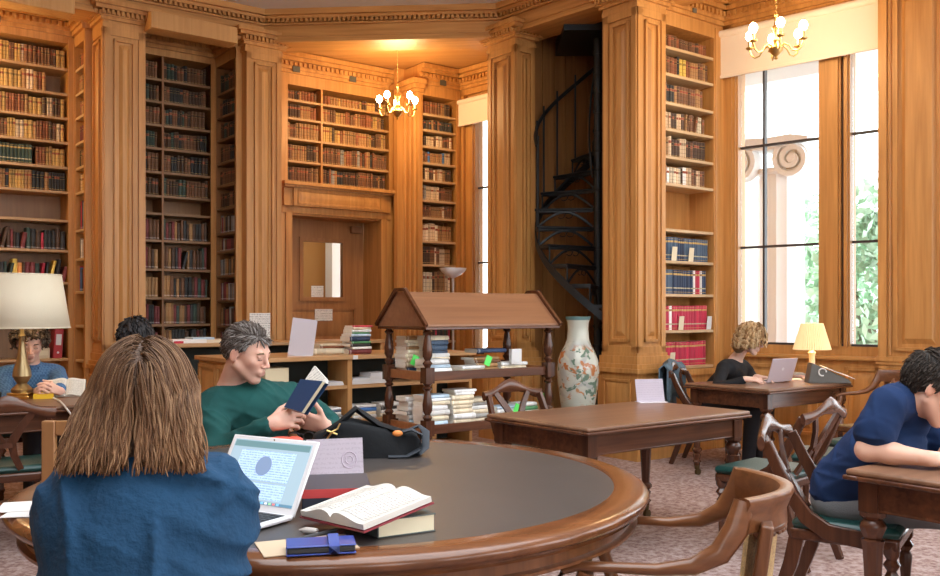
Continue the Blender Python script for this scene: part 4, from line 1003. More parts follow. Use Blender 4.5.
for i in range(14): MB().box(-lw*.30+i*.014,-.0022,ld*.105,-lw*.30+i*.014+.009,-.0017,ld*.13).build('dock_icon', mat('icon_%d'%(i%4), [(.7,.2,.2),(.2,.5,.9),(.8,.8,.8),(.3,.6,.3)][i%4], .4, emit=[(.7,.2,.2),(.2,.5,.9),(.8,.8,.8),(.3,.6,.3)][i%4], estr=.5), lid, smooth=0)
for z0,z1 in ((.16,.37),(.40,.80)): MB().box(-lw*.33,-.0016,ld*z0,lw*.31,-.0009,ld*z1).build('text_block', DOC, lid, smooth=0)
b = MB(); b.M = Matrix.Translation((-.004,-.0018,ld*.60)) @ Matrix.Rotation(R(90),4,'X'); b.lathe([(.028,0),(.028,.0006)], 24); b.build('page_figure', mat('screen_figure',(.1,.12,.16),.3,emit=(.30,.45,.75),estr=.5), lid, smooth=0)
b = MB(); b.ball((0,-.001,ld*.965),.002); b.build('camera_dot', KEYS, lid)
# sign holder
ACR = mat('clear_acrylic', (.72,.70,.74), .15)
def sign_stand(lab, p, rz, w, h, lean, foot=.05, name='sign_stand'):
    t = thing(name, lab, 'sign', p, rz, 'lilac sheets in stands')
    s = MB().box(-w/2,0,0,w/2,.004,h).build('sheet', LILAC, t, smooth=0); s.rotation_euler = (-lean,0,0)
    MB().box(-w/2,-foot,0,w/2,foot*.8,.004).build('foot_plate', ACR, t, smooth=0)
    return t, s
ss, sh = sign_stand('lilac sheet in a clear stand behind the open laptop on the round table', on(336,483)+Vector((0,0,.0)), R(17), .182, .142, R(12))
b = MB(); b.sweep([(.045+.024*math.cos(R(i*15)), -.001, .072+.026*math.sin(R(i*15))) for i in range(25)], .0016, n=5, ref=(0,1,0)); b.sweep([(.045+.012*math.cos(R(i*15)), -.001, .072+.013*math.sin(R(i*15))) for i in range(25)], .0014, n=5, ref=(0,1,0)); b.build('printed_mark', mat('mark_mauve',(.44,.36,.44),.6), sh)
sign_stand('lilac sheet in a clear stand on the bare middle table', on(651,402,.75)+Vector((0,0,0)), R(12), .19, .15, R(14))
# books lying by the laptop
def flat_book(lab, p, rz, w, d, h, cov, name='book', band=None, group=None):
    t = thing(name, lab, 'book', p, rz, group)
    MB().box(-w/2+.003,-d/2+.004,.003,w/2-.004,d/2-.004,h-.003).build('pages', CREAM, t, smooth=0)
    b = MB(); b.box(-w/2,-d/2,0,w/2,d/2,.003); b.box(-w/2,-d/2,h-.003,w/2,d/2,h); b.box(-w/2,-d/2,0,-w/2+.004,d/2,h); b.box(-w/2,-d/2,0,w/2,-d/2+.0035,h) if band else None
    b.build('cover', cov, t, bev=.0015)
    if band: MB().box(-w/2,-d/2-.0006,h*.62,w/2,-d/2,h+.0006).build('red_band', band, t, smooth=0)
    return t
NAVYM = mat('navy_cloth',(.025,.032,.055),.5); DGREY = mat('dark_grey_cloth',(.07,.085,.08),.6)
flat_book('thick dark navy book with a red band under the lilac sheet', on(334,510)+Vector((-.01,.10,0)), R(10), .19, .24, .062, NAVYM, band=mat('red_band',(.62,.06,.06),.5))
# open book propped on a dark grey volume
flat_book('dark grey volume lying under the open book', on(394,535)+Vector((-.022,.095,0)), R(30), .16, .22, .045, DGREY)
PRINT = printed('printed_page', (.58,.55,.50), (.33,.31,.29), 1, 620, .7, thr=.47)
LEAFP = mat('book_leaf', (.60,.575,.53), .7)
def open_book(lab, M, w, h, cov, thick=.018, name='open_book', curl=.018, angle=0.0):
    t = thing(name, lab, 'book'); t.matrix_world = M
    n = 12
    for s in (-1,1):
        vs = []; fs = []
        for i in range(n+1):
            u = i/n; x = s*u*w*math.cos(angle); z = thick+curl*math.sin(math.pi*min(1,u*1.25)**.7)*(1-u*.55)+u*w*math.sin(angle)
            for y in (-h/2,h/2): vs += [(x,y,z),(x,y,.004+u*w*math.sin(angle))]
        for i in range(n):
            a = 4*i; fs += [(a,a+2,a+6,a+4),(a,a+4,a+5,a+1),(a+2,a+3,a+7,a+6)]
        a = 4*n; fs.append((a,a+2,a+3,a+1))
        MB().add(vs,fs).build('page_block', LEAFP, t, smooth=50)
        vs = []; fs = []
        for i in range(n+1):
            u = .10+.80*i/n; x = s*u*w*math.cos(angle); z = thick+.0008+curl*math.sin(math.pi*min(1,u*1.25)**.7)*(1-u*.55)+u*w*math.sin(angle); vs += [(x,-h*.42,z),(x,h*.40,z)]
        for i in range(n): a = 2*i; fs.append((a,a+1,a+3,a+2))
        MB().add(vs,fs).build('printed_text', PRINT, t, smooth=50)
    b = MB(); q = 1.03
    b.add([(-w*q*math.cos(angle),-h*.515,w*q*math.sin(angle)),(0,-h*.515,0),(w*q*math.cos(angle),-h*.515,w*q*math.sin(angle)),(-w*q*math.cos(angle),h*.515,w*q*math.sin(angle)),(0,h*.515,0),(w*q*math.cos(angle),h*.515,w*q*math.sin(angle))], [(0,1,4,3),(1,2,5,4)])
    o = b.build('cover', cov, t, smooth=0); so = o.modifiers.new('t','SOLIDIFY'); so.thickness = .004; so.offset = 0
    return t
Mo = Matrix.Translation(on(359,538)+Vector((.006,.10,.046))) @ Matrix.Rotation(R(-47),4,'Z') @ Matrix.Rotation(R(-2),4,'Y') @ Matrix.Rotation(R(10),4,'X')
open_book('large open book with printed pages resting on the dark grey volume', Mo, .135, .215, mat('wine_cloth',(.22,.02,.03),.5))
# envelope, phone case, pens
o = MB().box(-.11,-.07,0,.11,.07,.002).build('envelope', mat('buff_paper',(.58,.43,.29),.7), loc=on(305,548)+Vector((.0,.02,.0005)), rz=R(22)); tag(o,'buff envelope lying under the blue phone case at the table rim','envelope')
pc = thing('phone_case', 'blue wallet phone case with a strap on the buff envelope', 'phone case', on(320,553)+Vector((0,.01,.003)), R(12))
BLUEM = mat('blue_leather',(.02,.045,.26),.35)
MB().box(-.078,-.042,0,.078,.042,.004).build('cover', BLUEM, pc, bev=.002); MB().box(-.076,-.040,.004,.076,.040,.018).build('phone', KEYS, pc, bev=.003); MB().box(-.078,-.042,.018,.078,.042,.022).build('cover', BLUEM, pc, bev=.002)
b = MB(); b.sweep([(.028,-.045,.002),(.028,-.047,.020),(.028,-.03,.026),(.028,0,.036),(.028,.03,.026),(.028,.045,.01)], .012, .002, ref=(0,0,1), rect=True); b.build('strap', BLUEM, pc)
def pen(lab, p, rz, col, L_=.13, r=.005):
    b = MB(); b.M = Matrix.Rotation(R(90),4,'Y'); b.lathe([(.001,-L_/2),(r*.6,-L_/2+.01),(r,-L_/2+.02),(r,L_/2-.01),(r*.8,L_/2)], 10); b.M = Matrix()
    o = b.build('pen', mat('pen_'+col[0],col[1],.35), loc=p+Vector((0,0,r+.0008)), rz=rz); tag(o, lab, 'pen'); return o
pen('dark pen lying between laptop and open book', on(317,537), R(50), ('dark',(.05,.05,.055))); pen('grey memory stick shaped pen beside the laptop corner', on(308,534), R(-15), ('grey',(.55,.50,.47)), .05, .008)
# keys and red pouch beyond the laptop
rp = thing('pencil_pouch', 'small red pouch beyond the laptop near the man in green', 'pouch', on(280,446)+Vector((0,.05,0)), R(-10))
b = MB(); b.ball((0,0,.016),(.075,.035,.016)); b.ball((.05,.01,.018),(.035,.025,.016)); b.build('pouch', mat('coral_red',(.72,.10,.06),.5), rp)
gl = thing('spectacles', 'dark spectacles lying folded on the table before the man in green', 'glasses', on(292,445)+Vector((.02,.10,.0)), R(-8))
for s in (-1,1):
    b = MB(); b.sweep([(s*.033+.024*math.cos(R(i*20)),.0,.022+.019*math.sin(R(i*20))) for i in range(19)], .0025, n=6, ref=(0,1,0)); b.build('lens_rim', KEYS, gl)
    b = MB(); b.sweep([(s*.06,0,.03),(s*.055,.06,.028),(s*.03,.12,.012)], .0025, n=6); b.build('temple', KEYS, gl)
b = MB(); b.sweep([(-.012,0,.028),(0,0,.032),(.012,0,.028)], .0025, n=6); b.build('bridge', KEYS, gl)
# black bag
BAG = mat('black_nylon', (.006,.007,.009), .75, spec=.25, bump=.5, bscale=14); 
bg0 = on(364,459)+Vector((0,.10,0)); bg = thing('shoulder_bag', 'black soft bag slumped on the far side of the round table', 'bag', bg0, R(6))
def blob(nx, nz, fn):
    vs = [];fs = []
    for j in range(nz+1):
        for i in range(nx): vs.append(fn(2*math.pi*i/nx, j/nz))
    for j in range(nz):
        for i in range(nx): i2 = (i+1)%nx; fs.append((j*nx+i,j*nx+i2,(j+1)*nx+i2,(j+1)*nx+i))
    fs += [tuple(range(nx-1,-1,-1)), tuple(nz*nx+i for i in range(nx))]
    return vs, fs
def bagf(a, v):
    c, s = math.cos(a), math.sin(a); sx = math.copysign(abs(c)**.5,c)*.205; sy = math.copysign(abs(s)**.6,s)*.085
    h = .105+.035*math.exp(-((sx+.06)/.07)**2)+.012*math.sin(sx*40)-.05*max(0,sx-.08)*4
    t = math.sin(min(1,v*1.15)*math.pi/2)
    sq = 1-.22*v**3
    return (sx*sq+.006*math.sin(9*v+4*a), sy*(sq-.25*v)+.006*math.sin(5*a), h*t)
vs, fs = blob(48, 12, bagf); MB().add(vs,fs).build('body', BAG, bg, smooth=70)
b = MB(); b.sweep([(-.17,.0,.05),(-.13,-.01,.10),(-.07,-.01,.155),(-.045,0,.178),(-.01,.0,.155),(.05,-.01,.115),(.13,-.02,.09)], [.05,.055,.05,.045,.05,.055,.05], .012, ref=(0,.1,1), n=10); b.build('flap', BAG, bg, smooth=60)
b = MB(); b.sweep([(.12,-.06,.09),(.17,-.08,.105),(.205,-.07,.085),(.20,-.075,.03),(.15,-.09,.006),(.08,-.095,.006)], .018, .006, ref=(0,0,1), n=8); b.sweep([(.15,0,.09),(.20,.0,.11),(.225,-.02,.09),(.222,-.04,.03),(.19,-.07,.008)], .018, .006, ref=(0,0,1), n=8); b.build('strap', mat('strap_webbing',(.022,.028,.038),.7), bg, smooth=60)
b = MB(); b.ball((.115,-.085,.092),(.020,.008,.012)); b.build('orange_tag', mat('orange_tag',(.75,.24,.05),.5), bg)
b = MB(); b.sweep([(-.15,-.07,.07),(-.13,-.075,.10),(-.11,-.07,.11),(-.10,-.065,.13)], .004, n=6); b.sweep([(-.15,-.07,.105),(-.11,-.075,.09)], .004, n=6); b.build('zip', BRASS, bg)
# papers and book rest at the left
for k, (px, py, a, lab) in enumerate(((12,508,18,'upper white sheet at the table edge below the wooden book rest'),(20,513,8,'lower white sheet at the table edge below the wooden book rest'))):
    o = MB().box(-.105,-.07,0,.105,.07,.0015).build('paper_sheet', PAPER, loc=on(px,py)+Vector((.07,.02,.0006+.002*(1-k))), rz=R(a)); tag(o, lab, 'paper')
brp = on(51,517)+Vector((.02,.03,0)); br = thing('book_rest', 'upright wooden book rest frame on the round table beside the woman in blue', 'book rest', brp, R(4))
BRW = wood('beech_rest',(.24,.105,.036),(.36,.17,.062),2,.45,24)
MB().box(-.055,-.010,0,-.020,.012,.255).build('stile', BRW, br, bev=.003); MB().box(.165,-.010,0,.20,.012,.255).build('stile', BRW, br, bev=.003)
MB().box(-.020,-.008,.215,.165,.010,.255).build('top_bar', BRW, br, bev=.003); MB().box(-.02,-.008,.075,.165,.010,.10).build('cross_bar', BRW, br, bev=.003)
MB().box(-.06,-.055,0,.205,.03,.026).build('ledge', BRW, br, bev=.004)
o = MB().box(0,0,0,.15,.018,.235).build('yellow_folder', mat('yellow_green_card',(.62,.66,.20),.6), loc=brp+Vector((.012,.028,.03)), bev=.002); o.rotation_euler = (R(-6),R(9),R(20)); tag(o, 'yellow green folder leaning on the wooden book rest', 'folder')

# ------------------------------------------------------------------ things on the window table
lid2 = on(772,381,.75); lt, ll = laptop('laptop', 'small lilac laptop of the woman at the window seen from behind', lid2+Vector((-.10,.0,0)), R(-150), .29, .20, R(18), mat('laptop_lilac',(.56,.48,.52),.4,.2), PGW)
b = MB(); b.M = Matrix.Translation((0,.0085,.11)) @ Matrix.Rotation(R(90),4,'X'); b.lathe([(.014,-.0005),(.014,.0005)],16); b.build('lid_mark', mat('mark_pale',(.70,.66,.68),.4), ll)
WG = mat('wedge_grey',(.12,.115,.105),.7)
wp = on(828,383.2,.75); wd = thing('wedge_box', 'dark grey wedge shaped box with a printed sheet on the window table', 'box', wp+Vector((.02,.06,0)), R(-6))
b = MB(); b.prism([(-.17,0),(.17,0),(.15,.03),(-.14,.165)], -.07, .07, axis=1); b.build('wedge', WG, wd, bev=.004)
sh = MB().box(-.01,-.11,0,.24,.09,.003).build('printed_sheet', mat('sheet_grey_white',(.72,.72,.70),.7), wd, smooth=0); sh.location = (-.03,.02,.128); sh.rotation_euler = (R(4),R(21),0)
b = MB()
for cx,cy in ((.06,0),(.10,.03),(.10,-.04),(.14,.0)): b.sweep([(cx+.025*math.cos(R(i*30)), cy+.025*math.sin(R(i*30)), .0035) for i in range(13)], .004, .001, n=6)
b.build('drawn_loops', KEYS, sh)
b = MB(); b.sweep([(-.06+.03*math.cos(R(i*24)), -.074, .09+.03*math.sin(R(i*24))) for i in range(13)], .006, n=8, ref=(0,1,0)); b.build('white_loop', PAPER, wd)
for k, (px, py, w_, a, lab) in enumerate(((736,378,.24,30,'white writing pad under the hands of the woman at the window'),(789,379.5,.2,-10,'loose white sheets between the lilac laptop and the desk lamp'),(801,377,.13,20,'small pinkish pad at the foot of the desk lamp'))):
    o = MB().box(-w_/2,-.09,0,w_/2,.09,.006+.006*(k==2)).build('writing_pad' if k != 1 else 'paper_sheet', PAPER if k < 2 else mat('pink_pad',(.70,.52,.55),.7), loc=on(px,py,.75)+Vector((0,0,.0008)), rz=R(a)); tag(o, lab, 'pad' if k != 1 else 'paper')
ob2 = open_book('small open book lying beyond the lilac laptop', Matrix.Translation(on(794,375,.75)) @ Matrix.Rotation(R(30),4,'Z'), .09, .14, NAVYM, .012)

# ------------------------------------------------------------------ things on the right table and left table
ph = on(944,458,.75); o = MB().box(-.07,-.045,0,.07,.045,.012).build('phone', KEYS, loc=ph, rz=R(30), bev=.003); tag(o, 'black phone on the mahogany table by the hands of the man in navy', 'phone')
yb = thing('paperback_book', 'yellow paperback beside the foot of the big table lamp', 'book', on(34,399,.75)+Vector((.03,.09,0)), R(20))
MB().box(-.058,-.085,.001,.06,.09,.03).build('pages', CREAM, yb, smooth=0); b = MB(); b.box(-.062,-.092,0,.062,-.088,.033); b.box(-.062,-.092,0,.062,.092,.002); b.box(-.062,-.092,.03,.062,.092,.033); b.build('cover', mat('yellow_cover',(.80,.50,.02),.5), yb)
open_book('open paperback propped up in front of the student', Matrix.Translation(on(50,399,.75)+Vector((.02,.20,.05))) @ Matrix.Rotation(R(18),4,'Z') @ Matrix.Rotation(R(38),4,'X'), .12, .17, mat('black_cover',(.03,.03,.03),.5), .012)
laptop('laptop', 'laptop with a glowing pale screen on the student table by the hidden person', on(99,397,.75)+Vector((.05,.15,0)), R(8), .30, .21, R(14), KEYS, mat('pale_screen',(.55,.68,.80),.3,emit=(.60,.75,.90),estr=.5))
b = MB(); b.sweep([tuple(on(52,398,.75)+Vector((0,0,.004))), tuple(on(60,402,.75)+Vector((0,0,.006))), tuple(on(67,407.5,.75)+Vector((0,-.02,.004))), tuple(on(70,411,.75)+Vector((0.01,.02,-.04))), tuple(on(73,413,.75)+Vector((.02,.02,-.14)))], .006, n=8); tag(b.build('charging_cable', PAPER), 'white charging cable trailing over the edge of the student table', 'cable')
o = MB().box(-.14,-.1,0,.14,.1,.045).build('mouse_tray', KEYS, loc=on(5,400,.75)+Vector((-.22,.02,0)), bev=.01); o.name = 'black_case'; tag(o, 'black case on the student table beside the big lamp', 'case')

# ------------------------------------------------------------------ on and in the counters
FA = (ca0, AU); CT = .975
rs = random.Random(3)
def stack(base, rz, items, where, grp, x=0, y=0, z=0, jitter=.012):
    """a pile of lying books, bottom first; items = (colour, length, depth, thickness)"""
    M0 = fr(base, rz); n = len(items)
    for i, (col, L_, D_, T_) in enumerate(items):
        M = M0 @ Matrix.Translation((x+rs.uniform(-jitter,jitter), y+rs.uniform(-jitter,jitter)*.5, z+.0008)) @ Matrix.Rotation(rs.uniform(-.09,.09),4,'Z') @ Matrix.Translation((-L_/2,0,T_)) @ Matrix.Rotation(R(90),4,'Y')
        add_book(M, T_, D_, L_, col, 'modern', f"{col} book {'on top' if i == n-1 else ('at bottom' if i == 0 else ordn(i+1)+' from bottom')} of {where}", grp, force=True); z += T_+.0012
sa = lambda px: t_at(ca0+V*(-.25), AU, px)
cpos = lambda px: t_at(ca0, AU, px)
stack(ca0, AU, [('cream',.34,.22,.050),('rust',.22,.17,.018),('cream',.19,.15,.016)], 'the lying pile beside the standing sheet', 'books on the counter', cpos(340)+.05, .22, CT)
stack(ca0, AU, [('maroon',.22,.17,.04),('white',.19,.16,.02),('black',.20,.16,.025),('green',.19,.15,.018),('navy',.20,.16,.04),('pale blue',.2,.15,.02),('green',.18,.14,.012),('white',.19,.15,.022),('cream',.18,.14,.02),('red',.19,.15,.012)], 'the colourful pile by the gabled book stand', 'books on the counter', cpos(371)-.02, .12, CT)
o = MB().box(0,0,0,.04,.03,.006).build('sticky_note', mat('orange_note',(.85,.25,.08),.6), loc=fr(*FA) @ Vector((cpos(357),.02,CT)), rz=AU, smooth=0); tag(o,'orange sticky note on the counter edge by the pile of books','note')
o = MB().box(0,-.003,-.032,.045,0,0).build('shelf_label', PAPER, loc=fr(*FA) @ Vector((cpos(351),-.033,CT)), rz=AU, smooth=0); tag(o,'small white label on the front edge of the counter','label')
stnd = thing('paper_stand', 'tall lilac grey sheet standing on the low bookcase', 'sign', fr(*FA) @ Vector((cpos(311)-.02,.15,CT)), R(6), 'lilac sheets in stands')
s_ = MB().box(-.10,0,0,.10,.003,.31).build('sheet', mat('lilac_plain',(.52,.47,.51),.6), stnd, smooth=0); s_.rotation_euler = (R(-14),R(7),0)
MB().box(-.10,-.03,0,.10,.05,.004).build('foot_plate', ACR, stnd, smooth=0)
n2 = P(260,0,8.6); n2.z = 1.05
o = MB().box(-.095,0,0,.095,.004,.27).build('paper_notice', NOTICE, loc=n2+Vector((0,.0,.0)), rz=R(8), smooth=0); tag(o, 'white printed notice standing behind the head of the man in green', 'notice')
for k,(px,col,w_,lab) in enumerate(((182,'red',.10,'red folder lying on the back low bookcase'),(192,'white',.30,'white papers nearest the red folder on the back low bookcase'),(206,'pale blue',.2,'pale blue booklet on the back low bookcase'),(219,'cream',.24,'cream pamphlet behind the ear of the man in green'))):
    h = (.02,.035,.05,.03)[k]; bt = t_at(cb0,AU,px)
    o = MB().box(-w_/2,0,0,w_/2,.2,h).build(('folder','paper_stack','booklet','pamphlet')[k], mat('counter_'+col,CN[col],.7), loc=fr(cb0,AU) @ Vector((bt,.05,1.0505)), rz=AU+R((8,-5,0,4)[k])); tag(o, lab, ('folder','papers','booklet','pamphlet')[k])
# on the open shelves
def shelfbox(px, z, w_, d, h, m, lab, name, cat, y=.03, rz=0):
    o = MB().box(0,0,0,w_,d,h).build(name, m, loc=fr(*FA) @ Vector((cpos(px),y,z+.0006)), rz=AU+rz, bev=.003); tag(o, lab, cat); return o
mb_ = shelfbox(267,.73,.20,.2,.16,mat('manila',(.70,.60,.40),.7),'cream magazine box on the upper counter shelf beside the open blue book','magazine_box','box')
PPR2 = mat('paper_grey', (.70,.70,.72), .7)
for px,z,w_,h,lab in ((294,.73,.14,.022,'low pile of papers beside the cream magazine box'),(322,.73,.22,.03,'pile of loose papers at the divider of the upper counter shelf'),(353,.73,.20,.05,'papers stacked just past the divider on the upper counter shelf'),(371,.73,.2,.09,'taller paper stack on the upper counter shelf behind the book stand post')):
    for j in range(3):
        o = MB().box(0,0,0,w_*(1-.06*j),.18,h/3-.001).build('paper_stack', PAPER if j%2 else PPR2, loc=fr(*FA) @ Vector((cpos(px)+.008*j,.03,z+.0006+j*h/3)), rz=AU); tag(o, ('bottom of the ','middle of the ','top of the ')[j]+lab.replace('low ','').replace('taller ',''), 'papers', 'paper piles in the counter')
stack(ca0, AU, [('white',.24,.17,.025),('grey',.24,.17,.022),('white',.23,.17,.02),('slate blue',.23,.17,.018),('white',.22,.16,.018)], 'the counter shelf pile before the divider', 'books in the counter', cpos(331), .03, .44)
stack(ca0, AU, [('white',.24,.17,.03),('cream',.22,.17,.025),('blue',.24,.17,.035),('white',.22,.17,.02)], 'the pile with blue covers on the counter shelf', 'books in the counter', cpos(366), .03, .44)
stack(ca0, AU, [('cream',.22,.17,.03),('white',.22,.17,.03),('black',.2,.17,.025),('white',.2,.16,.03)], 'the counter shelf pile behind the stand', 'books in the counter', cpos(366)+.27, .03, .44)
# ------------------------------------------------------------------ books on the gabled stand
FS = (bs0, AU); gb = 'books on the gabled stand'; Z1, Z2 = .888, .513
bx = lambda px: t_at(bs0, AU, px)
def pile(x, y, z, n, cols, where, L_=.22):
    stack(bs0, AU, [(rs.choice(cols), L_*rs.uniform(.85,1.05), .15*rs.uniform(.9,1.05), rs.uniform(.018,.040)) for _ in range(n)], where, gb, x, y, z)
WH = ['white','cream','white','grey','pale blue','cream','white']
pile(.13, .05, Z1, 3, ['white','pale blue','white'], 'the near corner pile on the upper stand shelf')
pile(.14, .32, Z1, 9, ['tan','brown','cream','navy','pale tan'], 'the brown gable end pile, upper stand shelf')
pile(.24, .20, Z1, 9, ['cream','grey','white','slate blue'], 'the tall upper shelf pile behind the near post', .2)
pile(.43, .04, Z1, 2, ['white','cream'], 'the low upper shelf pile past the near post')
pile(.62, .10, Z1, 4, ['brown','maroon','cream','tan'], 'the upper shelf pile under the navy book', .24)
stack(bs0, AU, [('navy',.27,.17,.03)], 'the upper shelf, thick and lying across a pile', gb, .66, .10, Z1+.135)
pile(.88, .10, Z1, 2, ['white','cream'], 'the thin upper shelf pile near the far post', .26)
pile(.12, .05, Z2, 7, WH, 'the corner pile on the lower stand shelf')
pile(.13, .29, Z2, 6, WH, 'the gable end pile on the lower stand shelf')
pile(.36, .05, Z2, 8, ['white','cream','black','white','white'], 'the lower shelf pile behind the near post', .2)
pile(.57, .10, Z2, 6, WH, 'the middle pile on the lower stand shelf', .2)
pile(.78, .04, Z2, 4, WH+['red'], 'the lower shelf pile behind the chair back')
pile(1.0, .06, Z2, 4, ['white','red','green','cream'], 'the last pile on the lower stand shelf', .2)
GT = mat('green_tag', (.10,.75,.12), .5)
for k, (x,y,z,lab) in enumerate(((-.005,.22,Z1+.07,'bright green paper tag at the gable end of the upper shelf'),(.52,.03,Z1+.06,'bright green paper tag hanging by the low pile on the upper shelf'),(.80,.03,Z2+.06,'bright green paper tag seen through the chair back'),(1.06,.04,Z2+.13,'bright green paper tag on the last pile of the lower shelf'))):
    o = MB().box(0,0,0,.055,.004,.075).build('paper_tag', GT, loc=fr(*FS) @ Vector((x,y-.01,z)), rz=AU, smooth=0); o.rotation_euler = (0,R(25),AU); tag(o, lab, 'tag', 'green paper tags')
o = MB().box(0,0,0,.10,.03,.11).build('index_card', PAPER, loc=fr(*FS) @ Vector((.82,.06,Z1+.05)), rz=AU); tag(o,'white card standing near the far post on the upper stand shelf','card','cards on the shelves')
# ------------------------------------------------------------------ people: one continuous skin each, grown as a distance field and meshed
f32 = np.float32
def A3(v): return np.array([v[0],v[1],v[2]], dtype=np.float64)
def nrm(v): v = np.asarray(v, float); return v/max(1e-9, np.linalg.norm(v))
class Field:
    def __init__(s, k=.02): s.pr = []; s.k = k
    def cap(s, a, b, ra, rb=None, k=None, tag=0, sub=False): s.pr.append(('c', A3(a), A3(b), ra, ra if rb is None else rb, s.k if k is None else k, tag, sub)); return s
    def ell(s, c, Rm, r, k=None, tag=0, sub=False): s.pr.append(('e', A3(c), np.array(Rm, float), np.array(r, float), None, s.k if k is None else k, tag, sub)); return s
    def bounds(s, q):
        if q[0] == 'c': m = max(q[3], q[4]); return np.minimum(q[1],q[2])-m, np.maximum(q[1],q[2])+m
        m = np.sqrt(((q[2]*q[3][:,None])**2).sum(0)); return q[1]-m, q[1]+m
    def mesh(s, h, post=None, smooth=1):
        adds = [q for q in s.pr if not q[7]]
        lo = np.min([s.bounds(q)[0] for q in adds],0)-4*h; hi = np.max([s.bounds(q)[1] for q in adds],0)+4*h
        n = np.ceil((hi-lo)/h).astype(int)+1
        D = np.full(n, .2, f32); T = np.zeros(n, np.int16)
        ax = [lo[i]+h*np.arange(n[i]) for i in range(3)]
        for q in s.pr:
            b0, b1 = s.bounds(q); m = q[5]+4*h
            i0 = np.maximum(0, np.floor((b0-m-lo)/h).astype(int)); i1 = np.minimum(n, np.ceil((b1+m-lo)/h).astype(int)+1)
            sl = tuple(slice(a,b) for a,b in zip(i0,i1))
            X,Y,Z = np.meshgrid(*[ax[i][sl[i]] for i in range(3)], indexing='ij')
            if q[0] == 'c':
                a, b = q[1], q[2]; ba = b-a; L2 = max(1e-12, ba@ba)
                t = np.clip(((X-a[0])*ba[0]+(Y-a[1])*ba[1]+(Z-a[2])*ba[2])/L2, 0, 1)
                d = np.sqrt((X-a[0]-t*ba[0])**2+(Y-a[1]-t*ba[1])**2+(Z-a[2]-t*ba[2])**2)-(q[3]+(q[4]-q[3])*t)
            else:
                P_ = np.stack([X-q[1][0],Y-q[1][1],Z-q[1][2]],-1)@q[2].T
                k0 = np.sqrt(((P_/q[3])**2).sum(-1)); k1 = np.sqrt(((P_/q[3]**2)**2).sum(-1)); d = k0*(k0-1)/np.maximum(k1,1e-6)
            d = d.astype(f32); o = D[sl]; k = max(q[5],1e-5)
            if q[7]:
                hh = np.clip(.5-.5*(o+d)/k, 0, 1); D[sl] = o*(1-hh)+(-d)*hh+k*hh*(1-hh)
            else:
                tt = T[sl]; tt[d < o] = q[6]; T[sl] = tt
                hh = np.clip(.5+.5*(d-o)/k, 0, 1); D[sl] = d*(1-hh)+o*hh-k*hh*(1-hh)
        if post is not None:
            X,Y,Z = np.meshgrid(*ax, indexing='ij'); D = post(X,Y,Z,D).astype(f32)
        return surface_nets(D, T, lo, h)
def surface_nets(D, T, lo, h):
    ins = D < 0; n = D.shape; c = [x-1 for x in n]
    cnt = np.zeros(c, np.int8)
    for i in (0,1):
        for j in (0,1):
            for k in (0,1): cnt += ins[i:i+c[0], j:j+c[1], k:k+c[2]]
    act = (cnt > 0) & (cnt < 8); idx = np.full(c, -1, np.int64); w = np.argwhere(act); idx[act] = np.arange(len(w))
    acc = np.zeros((len(w),3)); num = np.zeros(len(w)); g = lambda o: D[w[:,0]+o[0], w[:,1]+o[1], w[:,2]+o[2]]
    C8 = [(i,j,k) for i in (0,1) for j in (0,1) for k in (0,1)]
    vals = {o: g(o) for o in C8}
    for o in C8:
        for a in range(3):
            if o[a]: continue
            p = list(o); p[a] = 1; p = tuple(p); va, vb = vals[o], vals[p]; m = (va < 0) != (vb < 0)
            t = np.where(m, va/np.where(m, va-vb, 1), 0)
            for x in range(3): acc[:,x] += np.where(m, o[x]+(t if x == a else 0), 0)
            num += m
    V_ = lo+h*(w+acc/num[:,None])
    tg = T[w[:,0],w[:,1],w[:,2]]
    quads = []
    for a in range(3):
        b, c_ = (a+1)%3, (a+2)%3; sl0 = [slice(0,x) for x in c]; sl1 = [slice(0,x) for x in c]
        A = ins[:-1,:-1,:-1] if True else None
        B = np.roll(ins, -1, a)[:-1,:-1,:-1]
        e = np.argwhere(A != B); e = e[(e[:,b] > 0) & (e[:,c_] > 0)]
        if not len(e): continue
        d1 = np.zeros(3,int); d1[b] = 1; d2 = np.zeros(3,int); d2[c_] = 1
        q = np.stack([idx[tuple(e.T)], idx[tuple((e-d1).T)], idx[tuple((e-d1-d2).T)], idx[tuple((e-d2).T)]],1)
        fl = A[tuple(e.T)]; q[~fl] = q[~fl][:,::-1]; q = q[:, ::-1] if False else q
        quads.append(q[(q >= 0).all(1)])
    return V_, np.concatenate(quads), tg
